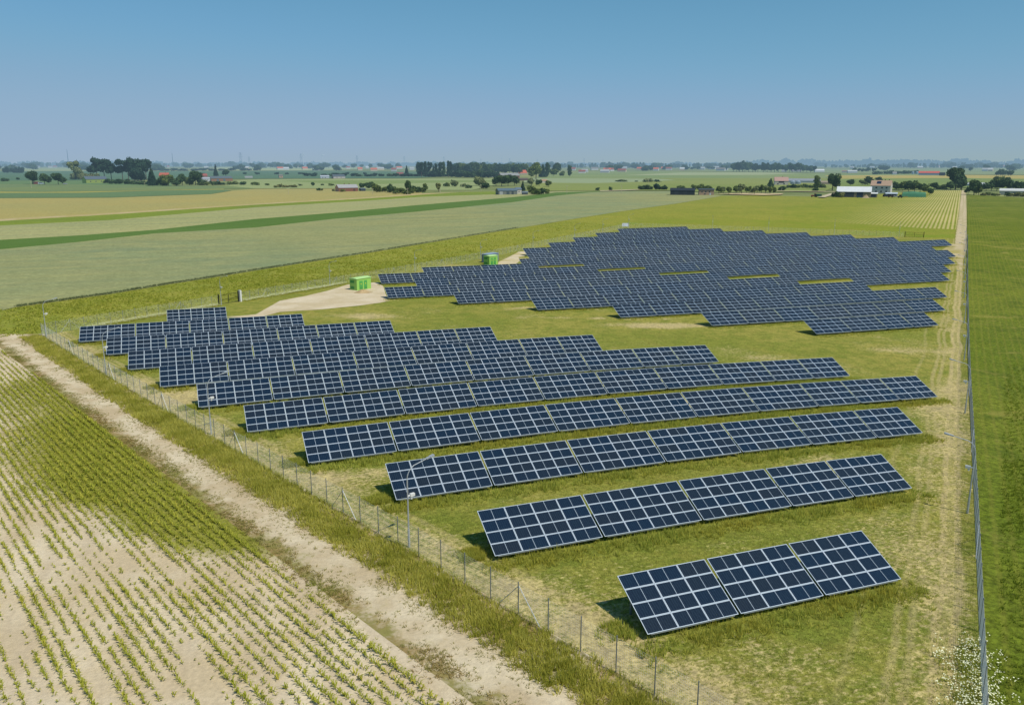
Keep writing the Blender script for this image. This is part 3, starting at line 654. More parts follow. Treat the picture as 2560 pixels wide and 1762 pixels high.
for t, rx, ry, cols in BACK:
    x = rx; i = cnt[t]; cnt[t] += 1
    for k, nc in enumerate(cols):
        nm_ = 'middle array' if t == 'B' else 'rear array'
        table(x, ry, nc, False, 'solar table, %s from the yard end of the %s row of the %s' % (ORD[k], ORD[i], nm_), 'solar tables of the '+nm_)
        x += nc*1.01+.15

# ------------------------------------------------------------------ wire fences
def fence(name, a, b, label, brace_every, gaps=(), side=1, spacing=2.5, wsp=.065, wr=.003):
    a = Vector(a); b = Vector(b); L = (b-a).length; d = (b-a)/L; nrm = Vector((-d.y, d.x))*side
    z0 = float(gz(a.x, a.y)); root = empty(name, (a.x, a.y, z0), (0, 0, math.atan2(d.y, d.x)), label, 'fence')
    P = lambda s, h, o=0.0: (s, o*side, float(gz(a.x+d.x*s, a.y+d.y*s))-z0+h)
    H = 2.0
    n = int(L/spacing); pm = MB(); pm.bar((0, 0, -.2), (0, 0, H+.12), .032, n=6); pm = pm.mesh('post', M['post'])
    open_ = lambda s: any(g0 < s < g1 for g0, g1 in gaps)
    ss = [L*i/n for i in range(n+1)]
    for i, s in enumerate(ss):
        if open_(s): continue
        inst('post', pm, root, P(s, 0))
        if brace_every and i % brace_every == 2:
            for sg in (-1, 1):
                mb = MB(); mb.bar(P(s, H-.15, .03), P(s+sg*1.9, -.1, .03), .024, n=5); mb.build('brace', M['steel'], root)
    # wire mesh: uprights as thin prisms, line wires as long prisms
    s = np.arange(0, L, wsp); s = s[[not open_(v) for v in s]]; zz = gz(a.x+d.x*s, a.y+d.y*s)-z0; m = len(s); r = wr
    V = np.empty((m, 6, 3)); offs = [(-r, -r), (r, -r), (0, r)]
    for k, (ox, oy) in enumerate(offs):
        V[:, k] = np.column_stack([s+ox, oy+0*s, zz+.03]); V[:, k+3] = np.column_stack([s+ox, oy+0*s, zz+H])
    bb = np.arange(m)[:, None]*6; F = np.concatenate([bb+[0, 1, 4], bb+[0, 4, 3], bb+[1, 2, 5], bb+[1, 5, 4], bb+[2, 0, 3], bb+[2, 3, 5]])
    VV = [V.reshape(-1, 3)]; FF = [F]; off = m*6
    hs = np.linspace(.05, H, 14); st_ = ss
    for h in hs:
        for i in range(len(st_)-1):
            if open_((st_[i]+st_[i+1])/2): continue
            p = np.array(P(st_[i], h)); q = np.array(P(st_[i+1], h)); rr = wr
            vs = [p+[0, -rr, -rr], p+[0, rr, -rr], p+[0, 0, rr], q+[0, -rr, -rr], q+[0, rr, -rr], q+[0, 0, rr]]
            VV.append(np.array(vs)); FF.append(np.array([[0, 1, 4], [0, 4, 3], [1, 2, 5], [1, 5, 4], [2, 0, 3], [2, 3, 5]])+off); off += 6
    inst('wire_mesh', npmesh('wire_mesh', np.concatenate(VV), np.concatenate(FF), M['wire']), root)
    return root
fence('wire_fence', S0, K1, 'wire mesh fence with grey steel posts along the maize field', 8, side=-1, wsp=.12, wr=.0022)
gd = Vector((K2[0]-K1[0], K2[1]-K1[1])).length
gs = ((5.8-K1[0])*(K2[0]-K1[0])+(175.5-K1[1])*(K2[1]-K1[1]))/gd
fence('wire_fence', K1, K2, 'wire mesh fence behind the sandy yard and the green kiosks', 9, [(gs, gs+5.2)], side=1, wsp=.16, wr=.0025)
fence('wire_fence', K2, (266.5, 247.5), 'wire mesh fence along the far edge behind the rear array', 9, side=1, wsp=.2, wr=.003)
fence('wire_fence', S0, (283.5, 232.6), 'wire mesh fence seen edge-on beside the long green east field', 11, side=1, wsp=.075, wr=.004)

# gates
def gate(px0, s0, s1, label):
    a = Vector(s0); b = Vector(s1); L = (b-a).length; z = float(gz(a.x, a.y))
    root = empty('metal_gate', (a.x, a.y, z), (0, 0, math.atan2((b-a).y, (b-a).x)), label, 'gate')
    for x in (0, L):
        mb = MB(); mb.box(x-.09, -.09, -.2, x+.09, .09, 2.25); mb.build('gate_post', M['darkmetal'], root)
    for x0, x1 in ((.12, L/2-.03), (L/2+.03, L-.12)):
        mb = MB()
        for p, q in (((x0, 0, .12), (x1, 0, .12)), ((x0, 0, 1.95), (x1, 0, 1.95)), ((x0, 0, .12), (x0, 0, 1.95)), ((x1, 0, .12), (x1, 0, 1.95)), ((x0, 0, 1.0), (x1, 0, 1.0))): mb.bar(p, q, .035, n=4)
        lf = mb.build('gate_leaf', M['darkmetal'], root)
        mb = MB(); x = x0+.12
        while x < x1: mb.bar((x, 0, .12), (x, 0, 1.95), .008, n=3); x += .12
        mb.build('infill_bars', M['darkmetal'], lf)
    return root
ud = Vector((K2[0]-K1[0], K2[1]-K1[1]))/gd
g0 = Vector(K1)+ud*gs; g1 = Vector(K1)+ud*(gs+5.2)
g = gate(0, g0, g1, 'dark double metal gate in the fence beside the sandy yard')
mb = MB(); mb.box(5.35, -.45, -.2, 5.75, .1, 2.35); tag(mb.build('meter_cabinet', M['white'], None, (0, 0, 0)), 'narrow white cabinet standing against the dark gate post', 'cabinet')
mc = bpy.data.objects['meter_cabinet']; mc.matrix_world = Matrix.Translation((g0.x, g0.y, float(gz(g0.x, g0.y)))) @ Matrix.Rotation(math.atan2(ud.y, ud.x), 4, 'Z')
gate(0, Vector((266.8, 247.2)), Vector((271.8, 242.6)), 'open-barred metal gate at the far end of the farm track')

# ------------------------------------------------------------------ lamp posts
def lamp_parts(H=5.0, arm=1.7):
    p = MB(); p.bar((0, 0, -.3), (0, 0, 1.3), .085, .08, 8); p.bar((0, 0, 1.3), (0, 0, H), .062, .045, 8); pole = p.mesh('pole', M['steel'])
    a = MB(); pts = [(0, 0, H)]
    for k in range(1, 8):
        t = k/7*math.radians(68); pts.append((.95*(1-math.cos(t)), 0, H+.95*math.sin(t)))
    e = pts[-1]; pts.append((e[0]+arm*.62, 0, e[2]+.22)); a.path(pts, .036, 7, 0, .03); am = a.mesh('arm', M['steel'])
    h = MB(); ex, ez = pts[-1][0], pts[-1][2]; T = Matrix.Translation((ex, 0, ez)) @ Matrix.Rotation(math.radians(-12), 4, 'Y')
    h.box(-.05, -.09, -.03, .28, .09, .05, T=T); h.box(.28, -.12, -.05, .62, .12, .06, T=T); hd = h.mesh('lamp_head', M['steel'])
    c = MB(); c.box(-.02, -.05, H-1.25, .32, .05, H-1.17); c.box(.2, -.10, H-1.30, .55, .10, H-1.10); c.bar((.3, 0, H-1.3), (.3, 0, H-1.5), .07, n=8); cm = c.mesh('security_camera', M['white'])
    return pole, am, hd, cm
LP = lamp_parts()
def lamp(x, y, dx, dy, label, group, lean=0.0):
    r = empty('lamp_post', (x, y, float(gz(x, y))), (0, lean, math.atan2(dy, dx)), label, 'lamp post', group)
    for nm, me in zip(('pole', 'arm', 'lamp_head', 'security_camera'), LP): inst(nm, me, r)
for k, (x, y) in enumerate([(12.4+.35, 51.4), (.6+.3, 85.2), (-11.5+.3, 118.3), (-22.8+.3, 151.4)]):
    lamp(x, y, *((.943, .332) if k < 3 else (.93, .3)), 'curved steel lamp post, %s along the maize-side fence counting from the nearest' % ORD[k], 'lamp posts along the maize-side fence')
for k, (x, y) in enumerate([(5.9, 175.2), (31.3, 196.0), (57.8, 217.0), (84.6, 239.0), (111.8, 261.4), (138, 282.5), (159, 299.5), (181, 317)]):
    lamp(x, y, .62, -.78, 'steel lamp post, %s along the fence behind the yard counting from the gate' % ORD[k], 'lamp posts behind the yard')
for k, (x, y) in enumerate([(211, 297.5), (228, 282), (246, 263.5), (263.5, 247)]):
    lamp(x, y, -.66, -.75, 'thin lamp post behind the rear array, %s before the farm track' % ORD[3-k], 'lamp posts behind the rear array')
for k in range(9):
    x, y = 55.1+27.45*k, 42.2+23.0*k
    if x > 276: break
    lamp(x, y, -.642, .766, 'curved steel lamp post, %s along the east field fence counting from the nearest' % ORD[k], 'lamp posts along the east field fence')

# ------------------------------------------------------------------ kiosks and container
KG = plain('kiosk_green', (.30, .57, .115, 1), .55, 0, .05, 1.0, False); KD = plain('kiosk_dark_green', (.085, .36, .085, 1), .5, 0, .08, 1, False); KR = plain('kiosk_roof_green', (.44, .68, .26, 1), .6, 0, .08, 1, False)
YEL = plain('warning_yellow', alb(240, 205, 30, 1.0), .5, 0, .02, 1, False)
def kiosk(x, y, az, L, W, H, label, doors=((.5, 1.0), (1.65, 1.0)), doorside='y'):
    r = empty('transformer_kiosk', (x, y, float(gz(x, y))), (0, 0, az), label, 'kiosk', 'green transformer kiosks')
    mb = MB(); mb.box(-L/2, -W/2, -.1, L/2, W/2, H); mb.build('wall', KG, r)
    mb = MB(); mb.box(-L/2-.12, -W/2-.12, H, L/2+.12, W/2+.12, H+.12)
    k = len(mb.v); mb.face([(-L/2-.12, -W/2-.12, H+.12), (L/2+.12, -W/2-.12, H+.12), (L/2+.12, 0, H+.26), (-L/2-.12, 0, H+.26)]); mb.face([(-L/2-.12, 0, H+.26), (L/2+.12, 0, H+.26), (L/2+.12, W/2+.12, H+.12), (-L/2-.12, W/2+.12, H+.12)])
    mb.face([(-L/2-.12, -W/2-.12, H+.12), (-L/2-.12, 0, H+.26), (-L/2-.12, W/2+.12, H+.12)]); mb.face([(L/2+.12, -W/2-.12, H+.12), (L/2+.12, W/2+.12, H+.12), (L/2+.12, 0, H+.26)])
    mb.build('roof', KR, r)
    for x0, w in doors:
        mb = MB(); mb.box(-L/2+x0, -W/2-.04, .15, -L/2+x0+w, -W/2-.002, 2.15)
        for q in range(5): mb.box(-L/2+x0+.15, -W/2-.06, .35+q*.09, -L/2+x0+w-.15, -W/2-.04, .39+q*.09)
        d = mb.build('door', KD, r)
        mb = MB(); cx = -L/2+x0+w/2; mb.face([(cx-.16, -W/2-.05, 1.35), (cx+.16, -W/2-.05, 1.35), (cx, -W/2-.05, 1.65)]); mb.build('warning_sign', YEL, d)
    for z0 in (.35, 1.75):
        mb = MB()
        for q in range(6): mb.box(-L/2-.05, -W/2+.9, z0+q*.09, -L/2-.002, W/2-.25, z0+.05+q*.09)
        mb.box(-L/2-.02, -W/2+.85, z0-.05, -L/2-.001, W/2-.2, z0+.58); mb.build('vent', KD, r)
azk = math.atan2(2.6, 3.9)
kx, ky = (36.1+39.9)/2-.66*1.1, (186.7+189.3)/2+.75*1.1+.3
kiosk(kx, ky+.3, azk, 4.6, 2.3, 2.65, 'bright green transformer kiosk alone on the pale sandy yard', ((.8, 1.1), (2.3, 1.0)))
kx2, ky2 = (82.0+84.8)/2-.1, 225.6
kiosk(kx2-.3, ky2, azk-.15, 3.4, 2.4, 2.6, 'bright green transformer kiosk in front of the grey container', ((.5, .95), (1.75, .95)))
GR = plain('container_grey', alb(124, 142, 162, 1.15), .5, .1, .1, 1, False)
def container():
    x, y = gp(1231, 656); az = azk+.1
    r = empty('storage_container', (x-.2, y+1.4, float(gz(x, y))), (0, 0, az), 'blue-grey steel container behind the second green kiosk', 'container')
    L, W, H = 6.0, 2.4, 2.5; mb = MB(); mb.box(-L/2, -W/2, .1, L/2, W/2, H)
    for i in range(19): mb.box(-L/2+.15+i*.31, -W/2-.04, .15, -L/2+.3+i*.31, -W/2, H-.08)
    for i in range(7): mb.box(-L/2-.04, -W/2+.15+i*.31, .15, -L/2, -W/2+.3+i*.31, H-.08)
    mb.build('body', GR, r)
    mb = MB(); mb.box(-L/2-.05, -W/2-.05, H, L/2+.05, W/2+.05, H+.08); mb.build('roof', plain('container_roof', alb(150, 168, 188, 1.1), .45, .1, .1, 1, False), r)
container()
bx_, by_ = gp(1563, 571)
r = empty('board', (bx_, by_, float(gz(bx_, by_))), (0, 0, -.25), 'tilted pale board propped near the far fence corner', 'board')
mb = MB(); mb.face([(-1.4, 0, .8), (1.4, 0, .8), (1.6, .6, 2.2), (-1.2, .6, 2.2)]); mb.build('sheet', plain('pale_sheet', alb(176, 186, 196), .5, 0, .2, 1, False), r)
mb = MB(); mb.bar((-1.2, .1, -.2), (-1.0, .6, 2.1), .05); mb.bar((1.2, .1, -.2), (1.3, .6, 2.1), .05); mb.build('stand', M['steel'], r)
# dirt heap before the kiosk
def mound(name, px, py, w, d, h, mat, label, cat):
    x, y = gp(px, py); mb = MB(); n, m = 24, 12; z = float(gz(x, y))
    V = []; F = []
    for j in range(m+1):
        for i in range(n):
            a = 2*math.pi*i/n; rr = j/m; q = math.exp(-(rr*1.9)**2)-.03
            V.append((math.cos(a)*w*rr*(1+.15*math.sin(3*a)), math.sin(a)*d*rr, h*q*(1+.25*math.sin(5*a+3*rr))-.02))
    for j in range(m):
        for i in range(n):
            a, b = j*n+i, j*n+(i+1) % n; F += [(a, a+n, b+n), (a, b+n, b)]
    return tag(inst(name, npmesh(name, V, F, mat), None, (x, y, z)), label, cat)
mound('dirt_heap', 907, 732, 2.6, 1.6, .7, sand_mat('heap_earth', alb(196, 172, 132), alb(170, 148, 110), .2, 1.0), 'low heap of sandy earth before the first green kiosk', 'heap')
# pale flowering weeds along the fences
def clumps(name, pts, n, r, h, label, mat):
    P = np.array(pts); idx = RNG.integers(0, len(P), n); x = P[idx, 0]+RNG.normal(0, r, n); y = P[idx, 1]+RNG.normal(0, r, n); hh = RNG.uniform(.3, 1, n)*h
    V, F = blades(x, y, hh, .2, 7, .02); m = n*5
    X = np.repeat(x, 5)+RNG.normal(0, .13, m); Y = np.repeat(y, 5)+RNG.normal(0, .13, m); Z = gz(X, Y)+np.repeat(hh, 5)*RNG.uniform(.7, 1.1, m); s = RNG.uniform(.02, .05, m); a = RNG.uniform(0, 3, m)
    dx, dy = np.cos(a)*s, np.sin(a)*s
    Q = np.stack([np.column_stack([X-dx, Y-dy, Z]), np.column_stack([X+dy, Y-dx, Z+s*.3]), np.column_stack([X+dx, Y+dy, Z+s*.2]), np.column_stack([X-dy, Y+dx, Z-s*.1])], 1).reshape(-1, 3)
    b = np.arange(m)[:, None]*4+len(V); F2 = np.concatenate([b+[0, 1, 2], b+[0, 2, 3]])
    me = npmesh(name, np.concatenate([V, Q]), np.concatenate([F, F2]), [M['g_weed'], M['umbel']])
    mi = np.zeros(len(me.polygons), np.int32); mi[len(F):] = 1; me.polygons.foreach_set('material_index', mi)
    tag(inst(name, me), label, 'weeds', None, 'stuff')
line = [tuple(Vector(K1)+ud*(s)-Vector((-.62, .78))*0+Vector((.4, -.5))) for s in np.arange(8, 75, .7) if not gs-1 < s < gs+6]
clumps('flowering_weeds', line, 2600, .45, .6, 'pale flowering weeds along the fence behind the sandy yard', M['g_flower'])
line = [(34.7+t*.766-.3, 24.5+t*.642+.2) for t in (-4.5, -4, -3, -2, -1, 0, 1, 2.5, 3.5, 4.5)]
clumps('white_flowers', line, 300, .8, .7, 'white flowering weeds round the nearest east fence posts', M['g_flower'])
# ------------------------------------------------------------------ trees
def leaf_cloud(lobes, n, size, up=.15):
    """leaf clumps over a set of ellipsoid lobes (cx, cy, cz, rx, ry, rz)"""
    L = np.array(lobes, float); vol = (L[:, 3]*L[:, 4]*L[:, 5])**(2/3); idx = RNG.choice(len(L), n, p=vol/vol.sum()); q = L[idx]
    d = RNG.normal(0, 1, (n, 3)); d /= np.linalg.norm(d, axis=1)[:, None]
    rr = (.62+.42*RNG.random(n)**.7)
    P = q[:, :3]+d*q[:, 3:6]*rr[:, None]
    P += RNG.normal(0, size*.5, P.shape)
    nr = d+RNG.normal(0, .55, (n, 3)); nr /= np.linalg.norm(nr, axis=1)[:, None]
    t = np.cross(nr, RNG.normal(0, 1, (n, 3))); t /= np.linalg.norm(t, axis=1)[:, None]; b = np.cross(nr, t)
    s = size*RNG.uniform(.5, 1.25, n)[:, None]
    V = np.stack([P-t*s-b*s*.6, P+t*s*.8-b*s, P+t*s+b*s*.7, P-t*s*.6+b*s], 1).reshape(-1, 3)
    return V, np.arange(n*4).reshape(-1, 4)
def crown(kind, n, size, seed):
    global RNG
    keep = RNG; RNG = np.random.default_rng(seed); rs = np.random.default_rng(seed+5)
    L = []
    if kind == 'round':
        L = [(0, 0, .60, .34, .34, .26)]+[(rs.uniform(-.32, .32), rs.uniform(-.3, .3), rs.uniform(.38, .82), *(rs.uniform(.14, .24),)*3) for _ in range(11)]
    elif kind == 'bush':
        L = [(0, 0, .42, .40, .38, .34)]+[(rs.uniform(-.38, .38), rs.uniform(-.34, .34), rs.uniform(.2, .72), *(rs.uniform(.14, .26),)*3) for _ in range(9)]
    elif kind == 'tall':     # poplar
        L = [(rs.uniform(-.12, .12), rs.uniform(-.12, .12), .2+.74*i/10, rs.uniform(.22, .36)*(1-.35*abs(i/10-.4)), rs.uniform(.22, .36), .1) for i in range(11)]
    elif kind == 'column':   # bare lower trunk, spreading top
        L = [(rs.uniform(-.34, .34), rs.uniform(-.3, .3), rs.uniform(.42, .90), rs.uniform(.13, .24), rs.uniform(.13, .24), rs.uniform(.07, .13)) for _ in range(17)]
    elif kind == 'conifer':
        L = [(0, 0, .1+.86*i/9, .42*(1-i/10)+.03, .42*(1-i/10)+.03, .09) for i in range(10)]
    elif kind == 'fruit':
        L = [(rs.uniform(-.26, .26), rs.uniform(-.26, .26), rs.uniform(.45, .85), *(rs.uniform(.14, .24),)*3) for _ in range(9)]
    V, F = leaf_cloud(L, n, size); RNG = keep
    V[:, 2] = np.maximum(V[:, 2], .03)
    return V, F
def trunk_mesh(top, r, bare):
    mb = MB(); mb.bar((0, 0, -.02), (0, 0, top*.5), r, r*.75, 7); mb.bar((0, 0, top*.5), (.01, 0, top), r*.75, r*.4, 6)
    for k in range(4):
        a = k*1.6+.3; z = top*(.45+.12*k); mb.bar((0, 0, z), (math.cos(a)*.2, math.sin(a)*.2, z+.2), r*.45, r*.15, 5)
    return mb.mesh('trunk', M['bark'])
CR = {}; CFG = {'round': (.55, .03), 'bush': (.4, .025), 'tall': (.8, .035), 'column': (.72, .022), 'conifer': (.9, .025), 'fruit': (.6, .035)}
TRK = {k: trunk_mesh(v[0], v[1], 0) for k, v in CFG.items()}
def crown_mesh(kind, mat, lod, var):
    key = (kind, mat, lod, var)
    if key not in CR:
        n, s = {0: (2600, .036), 1: (1100, .052), 2: (300, .085)}[lod]
        if kind == 'tall': s *= .8
        V, F = crown(kind, n, s, 31+var*7+len(kind)); CR[key] = npmesh('crown', V, F, M[mat])
    return CR[key]
NT = [0]
def tree(px, py, h, w, kind='round', mat='leaf_dark', label=None, group=None, name=None, cat=None, xy=None, hm=None):
    """px, py: foot of the tree; h, w: height and width on the photograph"""
    x, y = xy or gp(px, py); d = depth(x, y); s = d/FPX; H = hm or h*s; Wd = w*s if not hm else w
    NT[0] += 1; var = NT[0] % 3; lod = 0 if h > 26 else (1 if h > 11 else 2)
    z = float(gz(x, y)); nm = name or {'bush': 'bush', 'conifer': 'conifer', 'tall': 'poplar', 'fruit': 'fruit_tree'}.get(kind, 'tree')
    r = empty(nm, (x, y, z), (0, 0, NT[0]*1.7), label, cat or {'bush': 'bush'}.get(kind, 'tree'), group)
    inst('crown', crown_mesh(kind, mat, lod, var), r, sc=(Wd*1.08, Wd*1.08, H*1.03))
    if kind != 'bush' or True: inst('trunk', TRK[kind], r, sc=(H, H, H))
    return r

def row(px0, px1, py0, py1, n, h, w, kind, mat, desc, where, group, jit=.25):
    """n trees along a hedge; each label counts from the end named in `where`"""
    for i in range(n):
        t = (i+.5)/n+random.uniform(-jit, jit)/n; hh = h*random.uniform(.75, 1.2); ww = w*random.uniform(.85, 1.2)
        k = kind if isinstance(kind, str) else random.choice(kind); m = mat if isinstance(mat, str) else random.choice(mat)
        tree(px0+(px1-px0)*t, py0+(py1-py0)*t+random.uniform(-.4, .4), hh, ww, k, m, '%s, %s %s' % (desc, ORD[i % 21], where), group)

D, Mi, Pa, Co, Fl = 'leaf_dark', 'leaf_mid', 'leaf_pale', 'leaf_con', 'leaf_flower'
# left village
for i, (a, b, h, w) in enumerate([(81.5, 461, 32, 34), (112, 462, 27, 30), (146, 462, 28, 34)]):
    tree(a, b, h, w, 'round', D, 'dark broad tree, %s in the clump beside the small pale van' % ORD[i], 'dark trees beside the van')
row(5, 62, 433, 433, 7, 14, 13, ['conifer', 'tall', 'round'], Co, 'dark tree', 'in the block at the far west edge', 'dark trees at the west edge')
tree(12, 454, 9, 16, 'bush', D, 'low dark bush in the meadow at the west edge', None); tree(45, 450, 7, 9, 'bush', D, 'tiny round bush alone in the western meadow', None)
tree(190, 450, 44, 30, 'column', Pa, 'yellow-green loose tree rising behind the green-walled house')
row(186, 244, 449, 449, 5, 20, 22, 'bush', Pa, 'yellow-green bush', 'behind the green-walled house', 'pale bushes behind the green house')
for i, (a, b, h, w) in enumerate([(243, 449, 50, 34), (262, 450, 48, 34), (279, 450, 46, 28), (307, 450, 48, 36), (322, 449, 44, 22), (336, 450, 54, 32), (352, 452, 52, 40), (366, 450, 48, 26)]):
    tree(a, b, h, w, 'column' if i != 6 else 'round', 'leaf_con', 'tall dark spreading tree, %s in the high row behind the green-walled house' % ORD[i], 'tall trees behind the green house')
tree(345, 453, 36, 40, 'bush', 'leaf_con', 'dense dark thicket under the tallest trees behind the green-walled house')
row(262, 372, 459, 463, 9, 11, 18, 'bush', D, 'dark bush', 'in the hedge beside the green-walled house', 'hedge beside the green house')
tree(381, 465, 40, 26, 'conifer', Co, 'dark spruce at the hedge end before the orange-roofed house')
for i, (a, b, h, w) in enumerate([(405, 465, 22, 26), (422, 465, 27, 34), (440, 465, 20, 26), (456, 464, 28, 26), (474, 463, 22, 24), (489, 463, 34, 36), (504, 463, 18, 20)]):
    tree(a, b, h, w, 'round' if i % 2 else 'bush', [D, Mi, D][i % 3], 'round tree, %s between the dark spruce and the white house' % ORD[i], 'trees between spruce and white house')
tree(540, 441, 26, 12, 'conifer', Co, 'dark spruce behind the long brick barn'); tree(565, 441, 16, 20, 'round', D, 'dark round tree behind the long brick barn')
row(496, 592, 464, 462, 7, 9, 16, 'bush', [D, Mi], 'low bush', 'in front of the long brick barn', 'bushes before the brick barn')
tree(608, 463, 10, 17, 'bush', D, 'lone dark bush east of the long brick barn'); tree(633, 463, 8, 13, 'bush', Mi, 'small bush of the touching pair in the pale field'); tree(644, 463.5, 8, 13, 'bush', Mi, 'slightly larger bush of the touching pair in the pale field')
row(686, 740, 470, 469, 6, 8, 13, 'bush', Fl, 'cream flowering bush', 'in the flowering patch on the pale field', 'flowering bushes on the pale field')
tree(668, 464, 6, 12, 'bush', Mi, 'very low green bush on the strip before the flowering patch'); tree(752, 465, 5, 11, 'bush', Pa, 'very low pale bush past the flowering patch')
tree(781.5, 466, 10, 11, 'round', D, 'small round tree between the flowering patch and the tin-roofed barn'); tree(806, 464, 5, 9, 'bush', D, 'small dark bush just past the small round tree'); tree(828, 465, 6, 15, 'bush', Mi, 'low bush touching the tin-roofed barn at its back')
tree(797, 477, 7, 9, 'bush', D, 'dark bush before the tin-roofed barn, left by the ditch'); tree(804, 477, 6, 9, 'bush', Fl, 'yellowish bush before the tin-roofed barn by the ditch')
tree(856, 480, 7, 14, 'bush', Fl, 'cream flowering bush against the wall of the tin-roofed barn'); tree(834, 478, 5, 8, 'bush', D, 'small dark bush at the corner of the tin-roofed barn')
for i, (a, b, h, w, k, m) in enumerate([(905, 470, 14, 16, 'bush', D), (922, 471, 16, 22, 'bush', D), (938, 472, 14, 20, 'bush', Mi), (943, 481, 22, 24, 'bush', Mi), (962, 480, 13, 18, 'bush', Mi), (978, 482, 22, 18, 'bush', D), (992, 482, 14, 18, 'bush', Mi), (1006, 482, 12, 20, 'bush', Mi), (1019.5, 484, 32, 20, 'round', D), (1030, 483, 14, 20, 'bush', Mi), (1042, 482, 17, 24, 'bush', D), (1056, 481, 13, 20, 'bush', Mi), (1063, 479, 19, 14, 'fruit', Mi), (990, 485, 8, 20, 'bush', Mi), (1017, 486, 10, 18, 'bush', Mi)]):
    tree(a, b, h, w, k, m, 'green shrub, %s in the long thicket east of the tin-roofed barn' % ORD[i], 'long thicket by the tin-roofed barn')
tree(1097, 480, 21, 15, 'fruit', Fl, 'blossoming loose tree beside the dirt path')
for i, (a, b, h, w, m) in enumerate([(1113, 467, 9, 12, D), (1120, 467, 11, 12, Mi), (1136, 467, 19, 20, Pa), (1158, 468, 9, 14, Pa), (1171, 471, 9, 15, D)]):
    tree(a, b, h, w, 'bush', m, 'rounded shrub, %s west of the big pale willow' % ORD[i], 'shrubs west of the willow')
tree(1198.7, 465, 27, 32, 'bush', Pa, 'big pale rounded willow beside a utility pole', name='tree', cat='tree'); tree(1215, 472, 15, 24, 'bush', D, 'dark dense bush tucked below the big pale willow')
for i, (a, b, h, w) in enumerate([(1240, 465, 22, 26), (1254, 466, 27, 30), (1270, 465, 27, 30), (1286, 464, 24, 26)]):
    tree(a, b, h, w, 'round', D, 'dense dark tree, %s in the clump behind the grey barn' % ORD[i], 'dark clump behind the grey barn')
tree(1307, 478, 21, 14, 'conifer', Co, 'dark spruce between the grey barn and its shed')
for i, (a, b, h, w, m) in enumerate([(1330, 486, 21, 25, Mi), (1342, 487, 14, 20, Mi), (1354, 486, 18, 22, D), (1366, 485, 12, 14, Mi)]):
    tree(a, b, h, w, 'bush', m, 'leafy bush, %s in the garden beside the grey barn' % ORD[i], 'garden bushes beside the grey barn')
for i, (a, b, h, w, k, m) in enumerate([(1328, 464, 18, 22, 'round', Pa), (1348, 466, 16, 18, 'round', D), (1371, 468, 16, 20, 'round', Mi), (1340, 449, 41, 36, 'round', Mi), (1357, 444, 30, 22, 'conifer', Co), (1369, 442, 32, 18, 'tall', D), (1391, 437, 29, 24, 'round', D), (1383, 441, 17, 24, 'round', Mi), (1424.6, 442, 26, 15, 'tall', D), (1405, 440, 12, 16, 'bush', Mi)]):
    tree(a, b, h, w, k, m, '%s, %s of the loose group behind the red-roofed farm' % (('tall broad tree' if h > 25 else 'smaller tree'), ORD[i]), 'trees behind the red-roofed farm')
# dark wood behind the grey barn
tree(1017, 441, 23, 13, 'conifer', Co, 'pointed spruce alone west of the big dark wood')
wp = []
for i, (a, h, k, m) in enumerate([(1046, 32, 'tall', Co), (1054, 34, 'column', Co), (1064, 35, 'tall', Co), (1074, 34, 'column', Co), (1084, 25, 'conifer', Co), (1090, 30, 'tall', Co), (1100, 33, 'tall', Co), (1110, 34, 'tall', D), (1121, 36, 'tall', Co), (1127, 34, 'tall', Co), (1146, 28, 'conifer', Co), (1094, 20, 'bush', D), (1060, 18, 'bush', Co), (1080, 16, 'bush', Co)]):
    tree(a, 442+random.uniform(-1, 1), h, 13 if k != 'bush' else 30, k, m, 'narrow dark tree, %s in the poplar edge of the big wood' % ORD[i], 'poplar edge of the big wood')
for i in range(20):
    a = 1132+i*9.5; tree(a, 436+random.uniform(-1, 2), 28-abs(i-6)*.35+random.uniform(-2, 2), 26, 'round', [Co, D, D, Mi][i % 4], 'broad tree, %s along the closed canopy of the big wood' % ORD[i], 'canopy of the big wood')
for i in range(11):
    a = 1140+i*10; tree(a, 444+random.uniform(-1, 1), 17+random.uniform(-2, 3), 26, 'bush', [Co, D][i % 2], 'dark undergrowth bush, %s along the front foot of the big wood' % ORD[i], 'front foot of the big wood')
row(760, 1130, 441, 442, 20, 8, 19, 'bush', [Co, D], 'low dark shrub', 'in the dark hedge behind the village', 'dark hedge behind the village')
# right side
tree(1620, 456, 11, 28, 'bush', Pa, 'broad pale bush beside the white pole in the open meadow'); tree(1642, 456, 7, 15, 'bush', D, 'small dark bush beside the broad pale one in the meadow')
tree(1554, 455, 6, 24, 'bush', Mi, 'flat wide bush alone in the middle of the meadow'); tree(1591, 455, 3.5, 9, 'bush', D, 'very small bush west of the white pole')
tree(1493, 477, 8, 10, 'bush', D, 'small dark bush at the field edge, west one of two'); tree(1526.6, 477.5, 11, 11, 'bush', D, 'taller dark bush at the field edge, east one of two')
for i, (a, b, h, w, k) in enumerate([(1602, 475, 12, 16, 'bush'), (1613, 475, 13, 18, 'bush'), (1623, 475, 11, 14, 'bush'), (1642, 475, 18, 18, 'bush'), (1653, 475, 9, 10, 'bush'), (1661, 475, 12, 13, 'bush')]):
    tree(a, b, h, w, k, D if i != 3 else Co, 'dark rounded bush, %s in the line west of the black barn' % ORD[i], 'bushes west of the black barn')
for i, (a, b, h, w) in enumerate([(1702, 474, 11, 22), (1736, 475, 13, 14), (1750, 475, 15, 20), (1764, 475, 12, 16), (1773, 476, 12, 14)]):
    tree(a, b, h, w, 'bush', Mi, 'green bush, %s behind the black barn and the brick house' % ORD[i], 'bushes behind the black barn')
oi = 0
